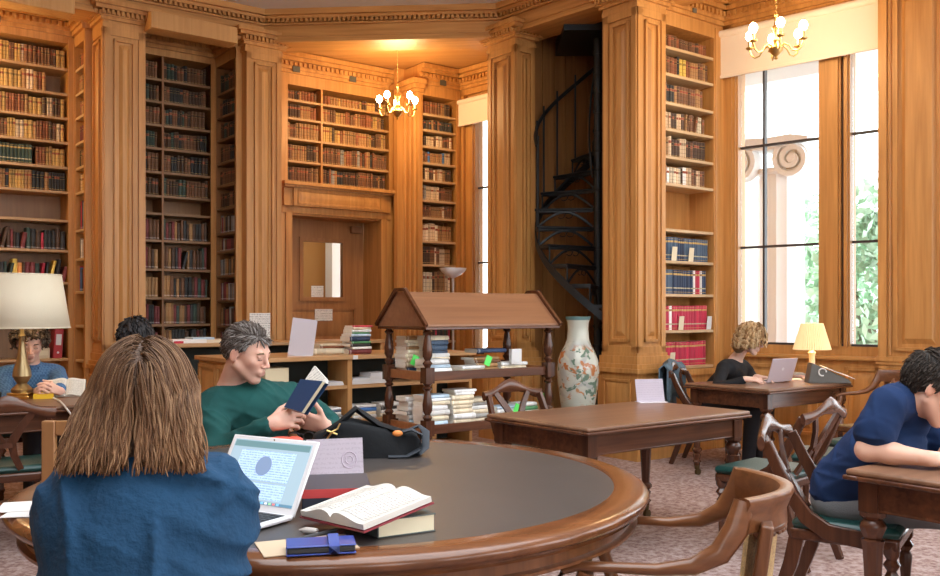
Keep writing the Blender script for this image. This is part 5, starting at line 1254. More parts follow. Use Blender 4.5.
def np_mesh(name, Vv, Q, m, parent, col=None, smooth_it=2, tags=None):
    Vv = Vv.copy()
    if smooth_it:
        e = np.concatenate([Q[:,[0,1]],Q[:,[1,2]],Q[:,[2,3]],Q[:,[3,0]]])
        for _ in range(smooth_it):
            s = np.zeros_like(Vv); c = np.zeros(len(Vv)); np.add.at(s, e[:,0], Vv[e[:,1]]); np.add.at(c, e[:,0], 1); np.add.at(s, e[:,1], Vv[e[:,0]]); np.add.at(c, e[:,1], 1)
            Vv = .5*Vv+.5*s/np.maximum(c,1)[:,None]
    base = np.array(parent.location) if parent is not None else np.zeros(3)
    me = bpy.data.meshes.new(name); me.vertices.add(len(Vv)); me.vertices.foreach_set('co', (Vv-base).astype(f32).ravel())
    me.loops.add(len(Q)*4); me.loops.foreach_set('vertex_index', Q.astype(np.int32).ravel()); me.polygons.add(len(Q)); me.polygons.foreach_set('loop_start', np.arange(0,len(Q)*4,4,dtype=np.int32))
    me.update(calc_edges=True); me.validate()
    import bmesh
    bm = bmesh.new(); bm.from_mesh(me); bmesh.ops.recalc_face_normals(bm, faces=bm.faces); bm.to_mesh(me); bm.free()
    me.polygons.foreach_set('use_smooth', [True]*len(me.polygons)); me.materials.append(m)
    if col is not None:
        a = me.color_attributes.new('Col','FLOAT_COLOR','POINT'); a.data.foreach_set('color', np.concatenate([col, np.ones((len(col),1))],1).astype(f32).ravel())
    o = bpy.data.objects.new(name, me); COL.objects.link(o)
    if parent is not None: o.parent = parent
    return o
SKIN = attrmat('skin', .48, .04, 200, .4, sss=.12)
def frame_from(fwd, up=(0,0,1), roll=0):
    """rows: forward, left, up"""
    f = nrm(fwd); l = nrm(np.cross(up, f)); u = np.cross(f, l)
    if roll: l, u = l*math.cos(roll)+u*math.sin(roll), u*math.cos(roll)-l*math.sin(roll)
    return np.stack([f,l,u])
def head(F_, c, H, s=1.0, female=False, neck=None, jaw=1.0, lids=True):
    """c = centre of the head between the ears, H = rows (forward, left, up)"""
    W = lambda x,y,z: c+s*(x*H[0]+y*H[1]+z*H[2])
    E = lambda p, r, k=.012, sub=False, Rm=None: F_.ell(W(*p), H if Rm is None else Rm, [q*s for q in r], k*s, 1, sub)
    C_ = lambda p, q, ra, rb=None, k=.012, sub=False: F_.cap(W(*p), W(*q), ra*s, (ra if rb is None else rb)*s, k*s, 1, sub)
    E((-.012,0,.035),(.098,.076,.088)); E((.028,0,.0),(.066,.066,.085),.02)
    E((.040,0,-.050),(.052,.050*jaw,.058),.02)
    for y in (-1,1):
        C_((.0,y*.056*jaw,-.045),(.066,y*.016,-.100),.020,.015,.022); E((.064,y*.040,-.018),(.024,.022,.022),.02)
    E((.074,0,-.100),(.020,.022*jaw,.017),.018)
    C_((.084,-.032,.026),(.084,.032,.026),.0115 if not female else .009,None,.014)
    for y in (-1,1): E((.101,y*.032,.006),(.013,.018,.012),.010,True)
    for y in (-1,1):
        E((.081,y*.032,.006),(.0125,.0145,.0125),.003)
        C_((.091,y*.020,.0145),(.088,y*.045,.0125),.0042,None,.006)
    C_((.092,0,.018),(.116,0,-.026),.0075,.0105,.010); E((.105,.0125,-.031),(.011,.0075,.007),.006); E((.105,-.0125,-.031),(.011,.0075,.007),.006)
    E((.092,0,-.060),(.012,.025,.017),.012)
    C_((.0995,-.017,-.0585),(.0995,.017,-.0585),.0055,None,.004); C_((.097,-.015,-.071),(.097,.015,-.071),.0062,None,.004)
    C_((.106,-.02,-.0645),(.106,.02,-.0645),.0022,None,.003,True)
    for y in (-1,1):
        th = .35; ER = np.stack([H[0]*math.cos(th)-y*H[1]*math.sin(th), H[1]*math.cos(th)+y*H[0]*math.sin(th), H[2]])
        F_.ell(W(-.010,y*.082,-.004), ER, [.018*s,.0075*s,.031*s], .006*s, 1)
        F_.ell(W(-.004,y*.090,.002), ER, [.009*s,.005*s,.017*s], .004*s, 1, True)
    if neck is not None: F_.cap(W(-.022,0,-.055), neck, .054*s if not female else .046*s, .060*s if not female else .052*s, .02, 1)
    return W
def head_parts(W, c, H, s, root, brow=(.06,.04,.03), eyes=True, lash=(.05,.03,.025)):
    bm_ = mat('eyebrow_%d' % int(sum(brow)*1000), brow, .8); base = Vector(root.location)
    for y in (-1,1):
        b = MB(); b.sweep([Vector(W(.093,y*.014,.024))-base, Vector(W(.0955,y*.026,.0295))-base, Vector(W(.089,y*.042,.0285))-base, Vector(W(.080,y*.052,.023))-base], [.002*s,.0035*s,.003*s,.001*s], [.003*s,.0045*s,.004*s,.002*s], n=6); b.build('eyebrow', bm_, root)
        if eyes:
            b = MB(); b.sweep([Vector(W(.0925,y*.0205,.0000))-base, Vector(W(.0950,y*.030,-.0022))-base, Vector(W(.0930,y*.040,-.0015))-base, Vector(W(.087,y*.0455,.0005))-base], .0012*s, .0016*s, n=6); b.build('eyelash', mat('eyelash',lash,.7), root)
def hand(F_, wrist, d, n, side, s=1.0, curl=(.5,.6,.6,.6,.7), spread=.10, thumb_out=.7, bend=0):
    """d = direction wrist to knuckles, n = back-of-hand normal, side = +1 when the thumb is on the side d x n"""
    d = nrm(d); n = nrm(n-np.dot(n,d)*d); t = np.cross(d, n)*side
    w = A3(wrist); k = .005
    kn = []
    for i in range(4):
        y = (.030-.0205*i)*s; L_ = (.084,.088,.084,.075)[i]*s
        p = w+d*L_+t*y; kn.append(p); F_.cap(w+d*.012*s+t*y*.62, p, .0135*s, .0108*s, .012, 2)
    F_.ell(w+d*.045*s, np.stack([d,t,n]), [.046*s,.036*s,.0135*s], .012, 2)
    F_.cap(w-d*.012*s, w+d*.02*s, .025*s, .022*s, .015, 2)
    lens = ((.040,.025,.019),(.044,.029,.020),(.041,.027,.020),(.032,.021,.018))
    for i in range(4):
        p = kn[i]; dd = nrm(d+t*spread*(1.2-.8*i)); a = 0
        for j in range(3):
            a += curl[i+1]*(1.0 if j else .9); v = dd*math.cos(a)-n*math.sin(a)
            q = p+v*lens[i][j]*s; r0 = (.0098,.0088,.0078)[j]*s*(.9 if i == 3 else 1); F_.cap(p, q, r0, r0*.92, k, 2); p = q
    p = w+d*.022*s+t*.026*s-n*.006*s; v = nrm(d*.62+t*thumb_out-n*.25)
    q = p+v*.042*s; F_.cap(p, q, .0150*s, .0112*s, .010, 2)
    v = nrm(v*.8+d*.35-n*.55*curl[0]-t*.25*curl[0]); r = q+v*.032*s; F_.cap(q, r, .0108*s, .0096*s, k, 2)
    v = nrm(v+d*.1-n*.5*curl[0]-t*.2*curl[0]); F_.cap(r, r+v*.026*s, .0095*s, .0078*s, k, 2)
def ik(a, c, l1, l2, pole):
    """middle joint of a two bone chain from a to c bending towards pole"""
    a, c = A3(a), A3(c); v = c-a; L_ = min(np.linalg.norm(v), (l1+l2)*.998); u = nrm(v)
    x = (l1*l1-l2*l2+L_*L_)/(2*L_); h = math.sqrt(max(0, l1*l1-x*x)); p = np.asarray(pole,float); p = nrm(p-np.dot(p,u)*u)
    return a+u*x+p*h
def strands(roots, dirs, c, H, s, rad, length, width, cols, seed=1, gravity=.10, wave=0, wfreq=9, steps=14, push=None, curl=0, jit=.25, stiff=.0, clump=0, flat=.45, g0=1., g1=1., lifts=(1.0,1.16)):
    """hair: tubes that start on the scalp, follow the head and then fall"""
    rg = np.random.default_rng(seed); b = MB(); c = np.asarray(c)
    for i in range(len(roots)):
        p = roots[i].copy(); d = nrm(dirs[i]+rg.normal(size=3)*jit); L_ = length[i] if hasattr(length,'__len__') else length*rg.uniform(.85,1.1)
        st_ = L_/steps; pts = [p.copy()]; ph = rg.uniform(0,6.28); ph2 = rg.uniform(0,6.28); ax1 = nrm(rg.normal(size=3)); ax2 = nrm(np.cross(ax1, rg.normal(size=3)))
        lift = rg.uniform(*lifts)
        for j in range(steps):
            d = nrm(d*(1-gravity)+np.array([0,0,-1])*gravity + rg.normal(size=3)*jit*.12)
            v = d
            if curl: v = nrm(d+curl*(math.cos(ph+wfreq*j/steps*6.28)*ax1+math.sin(ph+wfreq*j/steps*6.28)*ax2))
            elif wave: v = nrm(d+wave*(j/steps)**.6*(math.sin(ph+wfreq*j/steps)*H[1]+.5*math.sin(ph2+wfreq*.8*j/steps)*H[0]))
            p = p+v*st_
            q = H@(p-c)/s; k0 = math.sqrt(((q/(rad*lift))**2).sum())
            if k0 < 1: q = q/max(k0,.2); p = c+s*(H.T@q); 
            if push is not None: p = push(p, lift)
            pts.append(p.copy())
        if len(pts) > 2:
            seg = pts[-1]-pts[-2]
        col = cols[rg.integers(len(cols))]; f = rg.uniform(.85,1.15); col = tuple(min(1,x*f) for x in col)
        wd = width*rg.uniform(.7,1.2); k = len(pts); W_ = [wd*(.55+.45*math.sin(math.pi*min(1,(j+1)/k*1.6)/1.0) if j < k*.3 else 1)*(1-max(0,(j/k-.72)/.28)**2*.85) for j in range(k)]
        nrm_ref = nrm(pts[k//3]-c)
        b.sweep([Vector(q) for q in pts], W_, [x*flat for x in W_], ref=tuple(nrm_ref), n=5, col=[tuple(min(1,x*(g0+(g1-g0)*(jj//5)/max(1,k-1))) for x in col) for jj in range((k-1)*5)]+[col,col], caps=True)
    return b
def scalp(c, H, s, rad, n, test, seed=0):
    rg = np.random.default_rng(seed); out = []; 
    for i in range(n*6):
        z = 1-2*(i+.5)/(n*6); a = i*2.399963; r = math.sqrt(1-z*z); q = np.array([r*math.cos(a), r*math.sin(a), z])+rg.normal(size=3)*.02
        if test(q): out.append(q)
    rg.shuffle(out); out = out[:n]; q = np.array(out)
    return np.array([np.asarray(c)+s*(H.T@(x*rad)) for x in q]), q
def hair_cap(root, c, H, s, rad, m, line=((-.2,-.05,-.03,.012,.03,.065,.09),(-.085,-.075,-.03,-.015,.04,.072,.088)), up=.036, back=-.012, grow=1.0):
    F_ = Field(.02); cc = c+H[2]*up*s+H[0]*back*s; F_.ell(cc, H, rad*s*grow, .02)
    def post(X,Y,Z,D):
        dx = np.stack([X-c[0],Y-c[1],Z-c[2]],-1); x = dx@H[0]/s; z = dx@H[2]/s
        return np.maximum(D, (np.interp(x, *line)-z)*.8*s)
    v,q,_ = F_.mesh(.006, post); return np_mesh('hair_cap', v, q, m, root, smooth_it=2)
HAIR = attrmat('hair', .6, .3, 400, .22)
def build_hair(b, root):
    b.v = [tuple(Vector(v)-Vector(root.location)) for v in b.v]; return b.build('hair', HAIR, root, smooth=180)
def skin_cols(Vv, W, H, c, s, base=(.62,.36,.26), lips=(.50,.20,.17), stub=0):
    col = np.tile(np.array(base), (len(Vv),1)); q = ((Vv-c)@H.T)/s
    def spot(p, r, cc, a):
        d = np.sqrt((((q-np.array(p))/np.array(r))**2).sum(1)); k = np.clip(1.3-d,0,1)*a; col[:] = col*(1-k[:,None])+np.array(cc)*k[:,None]
    red = (base[0]*1.0, base[1]*.72, base[2]*.68)
    for y in (-1,1): spot((.07,y*.043,-.028),(.03,.028,.026),red,.5); spot((-.008,y*.085,-.005),(.02,.02,.035),red,.5)
    spot((.116,0,-.026),(.014,.018,.016),red,.55)
    if stub: spot((.07,0,-.085),(.06,.06,.042),(base[0]*.62,base[1]*.62,base[2]*.66),stub)
    spot((.101,0,-.0585),(.012,.024,.006),lips,.9); spot((.099,0,-.071),(.012,.021,.007),lips,.9)
    return col
def folds(amp, dirs, freq, seed):
    rg = np.random.default_rng(seed); ks = [(nrm(np.array(d)+rg.normal(size=3)*.25)*f, rg.uniform(0,6.28)) for d in dirs for f in freq]
    def post(X,Y,Z,D):
        w = 0
        for i,(k,p) in enumerate(ks):
            u = .35*np.sin(X*11+p*2)+.35*np.sin(Z*9+Y*7+p)
            w = np.maximum(w, (1-np.abs(np.sin(.5*(k[0]*X+k[1]*Y+k[2]*Z)+p+u)))**3*(.55+.45*np.sin(X*13+Y*9+Z*12+p*3)))
        return D-amp*(w-.25)
    return post
def cloth(name, lab, F_, root, m, h=.008, post=None, sm=2):
    Vv, Q, _ = F_.mesh(h, post); o = np_mesh(name, Vv, Q, m, root, smooth_it=sm)
    if lab: o['label'] = lab
    return o
def clothmat(name, col, weave=300, bump=.25, var=.12): return mat(name, col, .85, bump=bump, bscale=weave, var=var, vscale=7, spec=.25)
def torso(F_, pel, chest, sh_l, sh_r, neck, wide, deep, fwd, off=0, k=.05, belly=1.0):
    pel, chest, neck = A3(pel), A3(chest), A3(neck); sl, sr = A3(sh_l), A3(sh_r)
    up = nrm(chest-pel); lf = nrm(sl-sr); ff = nrm(np.cross(lf, up)); lf = np.cross(up, ff)
    Rm = np.stack([ff, lf, up]); hgt = np.linalg.norm(chest-pel)
    F_.ell(pel+up*.02, Rm, [deep*1.05+off, wide*1.0+off, .15+off], k)
    F_.ell(pel+(chest-pel)*.5+ff*.012*belly, Rm, [deep*belly+off, wide*.93+off, hgt*.55+off], k)
    F_.ell(chest, Rm, [deep*1.08+off, wide*1.04+off, .17+off], k)
    F_.cap(sl*.82+sr*.18, sr*.82+sl*.18, .066+off, .066+off, k)
    F_.cap((sl+sr)/2*.5+neck*.5, neck, .072+off, .055+off*.6, k)
    return Rm
def person(lab, loc): return thing('person', lab, 'person', loc)
def V3(v): return np.array([v.x, v.y, v.z]) if hasattr(v,'x') else np.asarray(v, float)
def unit(a): return np.array([math.cos(a), math.sin(a), 0.])
def legs(F_, pel, face, seat, knee_l=.44, shin=.44, gap=.09, off=0, foot=True, kx=0, spread=.02):
    f = unit(face); l = np.array([-f[1], f[0], 0]); out = []
    for s in (1,-1):
        hip = pel+l*s*.085+np.array([0,0,-.02]); kn = hip+f*knee_l+l*s*spread; kn[2] = seat+.06
        an = kn+f*(-.04+kx)+np.array([0,0,-(kn[2]-.09)]); to = an+f*.17+np.array([0,0,-.055])
        F_.cap(hip, kn, .083+off, .058+off, .03); F_.cap(kn, an, .056+off, .040+off, .03)
        if foot: F_.cap(an+np.array([0,0,-.04]), to, .042, .034, .02)
        out.append((hip,kn,an,to))
    return out
def shoes(root, ls, m):
    for hip,kn,an,to in ls:
        F_ = Field(.02); F_.cap(an+np.array([0,0,-.045]), to+np.array([0,0,-.0]), .046, .039); cloth('shoe', None, F_, root, m, .008, None, 1)

# ================================================================== 1 the woman in blue, seen from behind
def woman_blue():
    fa = R(100); f = unit(fa); l = np.array([-f[1], f[0], 0])
    base = V3(G(150,1.64)); root = person('woman with long brown wavy hair in a loose blue top, seen from behind', Vector(base))
    pel = base+np.array([0,0,.54]); chest = V3(P(147,0,1.78)); chest[2] = .90; chest = np.array([chest[0],chest[1],.87])
    neck = np.array([*(V3(P(141,0,1.82))[:2]), 1.045]); hc = V3(P(144,398,1.84)); hc[2] = 1.140
    H = frame_from(nrm(unit(R(101))+np.array([0,0,-.10])))
    sl = chest+l*.146+np.array([0,0,.085])+f*.01; sr = chest-l*.140+np.array([0,0,.085])+f*.01
    B = Field(.03); torso(B, pel, chest, sl, sr, neck, .15, .10, f); W = head(B, hc, H, .98, True, neck)
    wr = V3(on(222,536))+np.array([0,0,.035]); wl = V3(on(150,528))+np.array([0,0,.03]); arms = []
    for sh, w_, e in ((sl,wl,V3(P(76,528,1.74))),(sr,wr,V3(P(211,525,1.82)))):
        B.cap(sh,e,.044,.036,.03); B.cap(e,w_,.036,.024,.02); arms.append((sh,e,w_))
    for (sh,e,w_), sd in zip(arms,(-1,1)): hand(B, w_, nrm(w_-e)*.5+f*.8-np.array([0,0,.15]), np.array([0,0,1]), sd, .92, (.4,.35,.3,.3,.35))
    ls = legs(B, pel, fa, .44)
    Vv,Q,tg = B.mesh(.0055); np_mesh('body', Vv, Q, SKIN, root, skin_cols(Vv,W,H,hc,.98,(.66,.42,.32)))
    head_parts(W, hc, H, .98, root, (.16,.10,.05))
    T_ = Field(.035); torso(T_, pel+np.array([0,0,.04]), chest, sl, sr, neck+np.array([0,0,-.035]), .165, .125, f, .018, .06)
    T_.ell(pel+np.array([0,0,.02]), np.stack([f,l,[0,0,1]]), [.165,.205,.12], .05)
    for sh,e,w_ in arms: T_.cap(sh,e,.066,.064,.045); T_.cap(e, e+(w_-e)*.86, .063, .052, .03)
    cloth('blue_top', 'loose creased petrol blue top', T_, root, clothmat('petrol_linen',(.010,.048,.108),60,.5,.18), .0068, folds(.024, [l+np.array([0,0,.5]),l*.5+np.array([0,0,-1]),np.array([0,0,1.])-l*.6], (26,43), 3))
    t2 = Field(.03); ls2 = legs(t2, pel, fa, .44, off=.014, foot=False); t2.ell(pel+np.array([0,0,-.02]), np.stack([f,l,[0,0,1]]), [.13,.18,.12], .04); cloth('trousers', None, t2, root, clothmat('black_trousers',(.02,.02,.024)), .011)
    shoes(root, ls, mat('dark_shoe',(.02,.018,.016),.5))
    # long hair
    rad = np.array([.112,.090,.104])
    roots, q = scalp(hc+H[2]*.032, H, .98, rad, 4600, lambda q: q[2] > -.35 and not (q[0] > .55 and q[2] < .45) and not (q[0] > .25 and q[2] < -.05), 4)
    dirs = []
    for p in q:
        sgn = 1 if p[1] >= 0 else -1; d = np.array([-p[0]*.2-.45, sgn*.9, -.25]) if p[2] > .55 else np.array([-.35, sgn*.35, -1])
        d = d-np.dot(d,p)*p; dirs.append(H.T@nrm(d))
    zb = 1.078
    def push(p, lift):
        r = p-chest; fb = np.dot(r,f); lr = np.dot(r,l)
        if p[2] < 1.17 and abs(lr) < .21:
            lim = float(np.interp(p[2], [.80,.85,.93,1.0,1.06,1.17],[-.135,-.130,-.112,-.088,-.070,-.02]))-.20*(lift-1)+.30*max(0,abs(lr)-.09)
            if lim < fb < .14: p = p+f*(lim-fb)*.25
        w_ = np.dot(p-hc,l); mx = float(np.interp(p[2],[1.0,1.10,1.22],[.142,.122,.10]))+.12*(lift-1)
        if p[2] < 1.2: p = p+l*w_*.014
        if abs(w_) > mx: p = p-l*(w_-math.copysign(mx,w_))*.6
        return p
    ln = []
    for r0 in roots: ln.append(max(.10,(r0[2]-zb)*1.04+np.random.default_rng(int(abs(r0[0]*1e5))).uniform(-.03,.03)+.02))
    cols = [(.12,.056,.025),(.15,.073,.033),(.20,.105,.050),(.25,.14,.072),(.10,.046,.021),(.135,.065,.030)]
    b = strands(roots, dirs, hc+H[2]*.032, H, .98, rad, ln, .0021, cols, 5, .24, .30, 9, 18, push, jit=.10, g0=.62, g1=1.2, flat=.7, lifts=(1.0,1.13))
    F2 = Field(.03); F2.ell(hc+H[2]*.032-H[0]*.004, H, rad*.985, .02); F2.ell(hc-H[0]*.040-H[2]*.075, H, [.066,.092,.105], .03)
    Vc,Qc,_ = F2.mesh(.009); Vc = Vc[:]; 
    build_hair(b, root)
    o = np_mesh('hair_under_layer', Vc, Qc, mat('hair_under',(.075,.036,.018),.6,bump=.5,bscale=200), root)
woman_blue()

# ================================================================== 2 the man in green with the blue book
def man_green():
    fa = R(-47); f = unit(fa); l = np.array([-f[1], f[0], 0])
    root = person('grey haired man in a dark green jersey leaning back to read a blue book', G(245,4.35))
    chest = V3(P(248,425,4.22)); chest[2] = .84; pel = V3(G(240,4.36)); pel[2] = .54
    neck = V3(P(231,388,4.20)); hc = V3(P(246,353,4.12)); H = frame_from(nrm(unit(R(-16))+np.array([0,0,-.30])), roll=R(3)); s = 1.04
    sr = V3(P(212,405,4.10)); sl = V3(P(298,398,4.36))
    B = Field(.03); torso(B, pel, chest, sl, sr, neck, .175, .12, f, belly=1.1); W = head(B, hc, H, s, False, neck, 1.06)
    bk = V3(P(296,402,3.90))
    wr = V3(P(270,424,3.86)); wl = V3(P(325,426,4.02)); arms = []
    for sh,w_,po in ((sr,wr,np.array([-.35,-.5,-.8])),(sl,wl,np.array([.9,.3,-.9]))):
        e = ik(sh,w_,.30,.265,po); B.cap(sh,e,.052,.042,.03); B.cap(e,w_,.040,.027,.02); arms.append((sh,e,w_))
    hand(B, wr, np.array([.85,.05,.25]), np.array([-.05,-.9,.45]), -1, 1.08, (.45,.45,.75,.8,.85), .08)
    hand(B, wl, np.array([-.80,-.42,.30]), np.array([.25,-.80,-.55]), 1, 1.08, (.5,.5,.65,.7,.75), .12)
    ls = legs(B, pel, fa, .46)
    Vv,Q,tg = B.mesh(.0048); np_mesh('body', Vv, Q, SKIN, root, skin_cols(Vv,W,H,hc,s,(.66,.38,.29),(.52,.24,.2),.25))
    head_parts(W, hc, H, s, root, (.13,.10,.08))
    T_ = Field(.035); torso(T_, pel+np.array([0,0,.04]), chest, sl, sr, neck+np.array([0,0,-.050]), .185, .13, f, .014, .05, 1.1)
    for sh,e,w_ in arms: T_.cap(sh,e,.069,.060,.04); T_.cap(e,e+(w_-e)*.90,.058,.042,.03)
    cloth('green_jersey', None, T_, root, clothmat('green_jersey',(.008,.062,.058),380,.3,.2), .0075, folds(.011,[l+np.array([0,0,.6]),np.array([0,0,1.])+f*.4,l-np.array([0,0,.8])],(38,60),8))
    t2 = Field(.03); legs(t2, pel, fa, .46, off=.014, foot=False); t2.ell(pel+np.array([0,0,-.02]), np.stack([f,l,[0,0,1]]), [.14,.18,.12], .04); cloth('trousers', None, t2, root, clothmat('dark_trousers',(.03,.03,.036)), .011)
    shoes(root, ls, mat('dark_shoe',(.02,.018,.016),.5))
    rad = np.array([.103,.081,.096])
    roots,q = scalp(hc+H[2]*.036*s-H[0]*.012*s, H, s, rad, 1700, lambda q: (q[2] > .42 if q[0] > .55 else (q[2] > .02 if q[0] > .12 else (q[2] > -.62 if q[0] < -.25 else q[2] > -.25))), 2)
    dirs = []
    for p in q:
        d = np.array([-.6,.35,-.5 if p[2] < .6 else .05]); d = d-np.dot(d,p)*p; dirs.append(H.T@nrm(nrm(d)+p*.10))
    hair_cap(root, hc, H, s, rad, mat('hair_cap_grey',(.075,.058,.050),.6,bump=.6,bscale=300), grow=.97)
    b = strands(roots, dirs, hc+H[2]*.036*s-H[0]*.012*s, H, s, rad*.97, .034, .0026, [(.075,.055,.045),(.11,.088,.075),(.15,.13,.118),(.05,.036,.03),(.22,.20,.19)], 6, .08, 0, 5, 6, jit=.14, lifts=(1.0,1.07))
    build_hair(b, root)
    # the blue book in his hands
    M = Matrix.Translation(Vector(bk)) ; t = thing('held_book', 'blue clothbound book held open by the man in green', 'book', Vector(bk))
    ydir = Vector(nrm(np.array([.60,-.06,.62]))); 
    c0 = P(281,404,3.90); c1 = P(312,366,3.90); c2 = P(322,380,3.80); c3 = P(291,414,3.80)   # front board corners: spine bottom, spine top ...
    def slab(pts, n, th, name, m, par=t):
        pts = [Vector(p)-Vector(bk) for p in pts]; n = Vector(n).normalized()*th; vs = pts+[p+n for p in pts]; k = len(pts)
        return MB().add(vs, [tuple(range(k)), tuple(range(2*k-1,k-1,-1))]+[(i,(i+1)%k,k+(i+1)%k,k+i) for i in range(k)]).build(name, m, par, smooth=0)
    A_ = P(284,407,3.86); B_ = P(300.5,379,3.87); C_ = P(322,381,3.78); D_ = P(301,412,3.78)
    nn = (B_-A_).cross(D_-A_).normalized(); nn = nn if nn.y > 0 else -nn
    BC = mat('book_blue_cloth',(.012,.045,.125),.55)
    slab([A_,B_,C_,D_], nn, .004, 'cover', BC)
    sp = nn*.022
    slab([A_+nn*.004,B_+nn*.004,C_+nn*.004-(C_-B_)*.03,D_+nn*.004-(D_-A_)*.03], nn, .018, 'page_block', CREAM)
    o1 = (B_-A_)
    E1 = P(311,364,3.90); E2 = P(323.5,378,3.82)
    slab([B_+nn*.022+(A_-B_)*.02, E1+nn*.02, E2+nn*.02, C_+nn*.022], nn, .012, 'page_leaf', PRINT)
    back = nn*.035
    slab([A_+back,B_+back,C_+back,D_+back], nn, .004, 'cover', BC)
man_green()

# ================================================================== 3 the man in the navy polo shirt
def man_navy():
    fa = R(-33); f = unit(fa); l = np.array([-f[1], f[0], 0])
    root = person('dark haired young man in a navy polo shirt bent over the right table', Vector(V3(G(848,3.86))))
    pel = V3(G(848,3.86)); pel[2] = .57
    neck = V3(P(913,408,3.64)); hc = V3(P(934,388,3.54)); H = frame_from(nrm(unit(R(-25))+np.array([0,0,-.62]))); s = 1.08
    chest = pel*.40+neck*.60+np.array([0,0,-.045])-f*.02
    sr = V3(P(888,404,3.50)); sl = V3(P(917,402,3.86))
    B = Field(.03); torso(B, pel, chest, sl, sr, neck, .165, .115, f); W = head(B, hc, H, s, False, neck, 1.0)
    er = V3(P(872,478,3.42)); er[2] = .80; wr = V3(P(931,464,3.36)); wr[2] = .79
    wl = V3(P(949,462,3.50)); wl[2] = .79; el = ik(sl, wl, .31, .27, np.array([.5,.5,-.6]))
    er = V3(P(867,450,3.50))
    for sh,e,w_ in ((sr,er,wr),(sl,el,wl)): B.cap(sh,e,.050,.041,.03); B.cap(e,e*.6+w_*.4,.042,.040,.02); B.cap(e*.6+w_*.4,w_,.040,.027,.02)
    hand(B, wr, np.array([.9,.15,-.05]), np.array([-.1,-.45,.9]), -1, 1.05, (.5,.5,.6,.65,.7)); hand(B, wl, np.array([.75,-.6,0]), np.array([0,.1,1]), 1, 1.05, (.5,.45,.5,.5,.55))
    ls = legs(B, pel, fa, .50, .46)
    Vv,Q,tg = B.mesh(.0048); np_mesh('body', Vv, Q, SKIN, root, skin_cols(Vv,W,H,hc,s,(.70,.42,.31),(.55,.25,.2),.08))
    head_parts(W, hc, H, s, root, (.035,.022,.016))
    T_ = Field(.035); torso(T_, pel+np.array([0,0,.02]), chest, sl, sr, neck+np.array([0,0,-.045]), .178, .125, f, .014, .05)
    T_.cap(sr, sr+(er-sr)*.60, .072, .076, .03); T_.cap(sl, sl+(el-sl)*.60, .072, .074, .03)
    nz = nrm(hc-neck)
    cloth('polo_shirt', None, T_, root, clothmat('navy_pique',(.009,.027,.088),500,.2,.12), .0075, folds(.010,[l+np.array([0,0,.7]),f+np.array([0,0,.5]),np.array([0,0,1.])],(36,58),12))
    ring = nrm(H[2]*.75+nz*.5); a1 = nrm(np.cross(ring, l)); a2 = np.cross(ring, a1); cc = neck+ring*.010
    b = MB(); b.sweep([Vector(cc+.068*(math.cos(R(i*15))*a1+math.sin(R(i*15))*a2))-Vector(root.location) for i in range(25)], .010, .026, ref=tuple(ring), rect=False, n=8); b.build('collar', MATS['navy_pique'], root, smooth=60)
    t2 = Field(.03); legs(t2, pel, fa, .50, .46, off=.016, foot=False); t2.ell(pel+np.array([0,0,-.03]), np.stack([f,l,[0,0,1]]), [.15,.185,.12], .04); cloth('trousers', 'grey trousers', t2, root, clothmat('grey_chino',(.19,.20,.215),300,.3,.15), .010, folds(.005,[f,l],(40,),4))
    shoes(root, ls, mat('dark_shoe',(.02,.018,.016),.5))
    rad = np.array([.108,.084,.100])
    roots,q = scalp(hc+H[2]*.036*s-H[0]*.012*s, H, s, rad, 1800, lambda q: (q[2] > .40 if q[0] > .5 else (q[2] > -.05 if q[0] > .1 else (q[2] > -.70 if q[0] < -.25 else q[2] > -.25))), 3)
    dirs = []
    for p in q:
        d = np.array([.5 if p[2] > .5 else -.3,-.35,-.6 if p[2] < .6 else 0]); d = d-np.dot(d,p)*p; dirs.append(H.T@nrm(nrm(d)+p*(.3 if p[0] > .4 and p[2] > .5 else .08)))
    hair_cap(root, hc, H, s, rad, mat('hair_cap_dark',(.022,.016,.013),.5,bump=.6,bscale=300))
    build_hair(strands(roots, dirs, hc+H[2]*.036*s-H[0]*.012*s, H, s, rad, .038, .0030, [(.022,.016,.013),(.032,.024,.019),(.048,.036,.028)], 9, .06, 0, 5, 6, jit=.12, lifts=(1.0,1.06)), root)
man_navy()

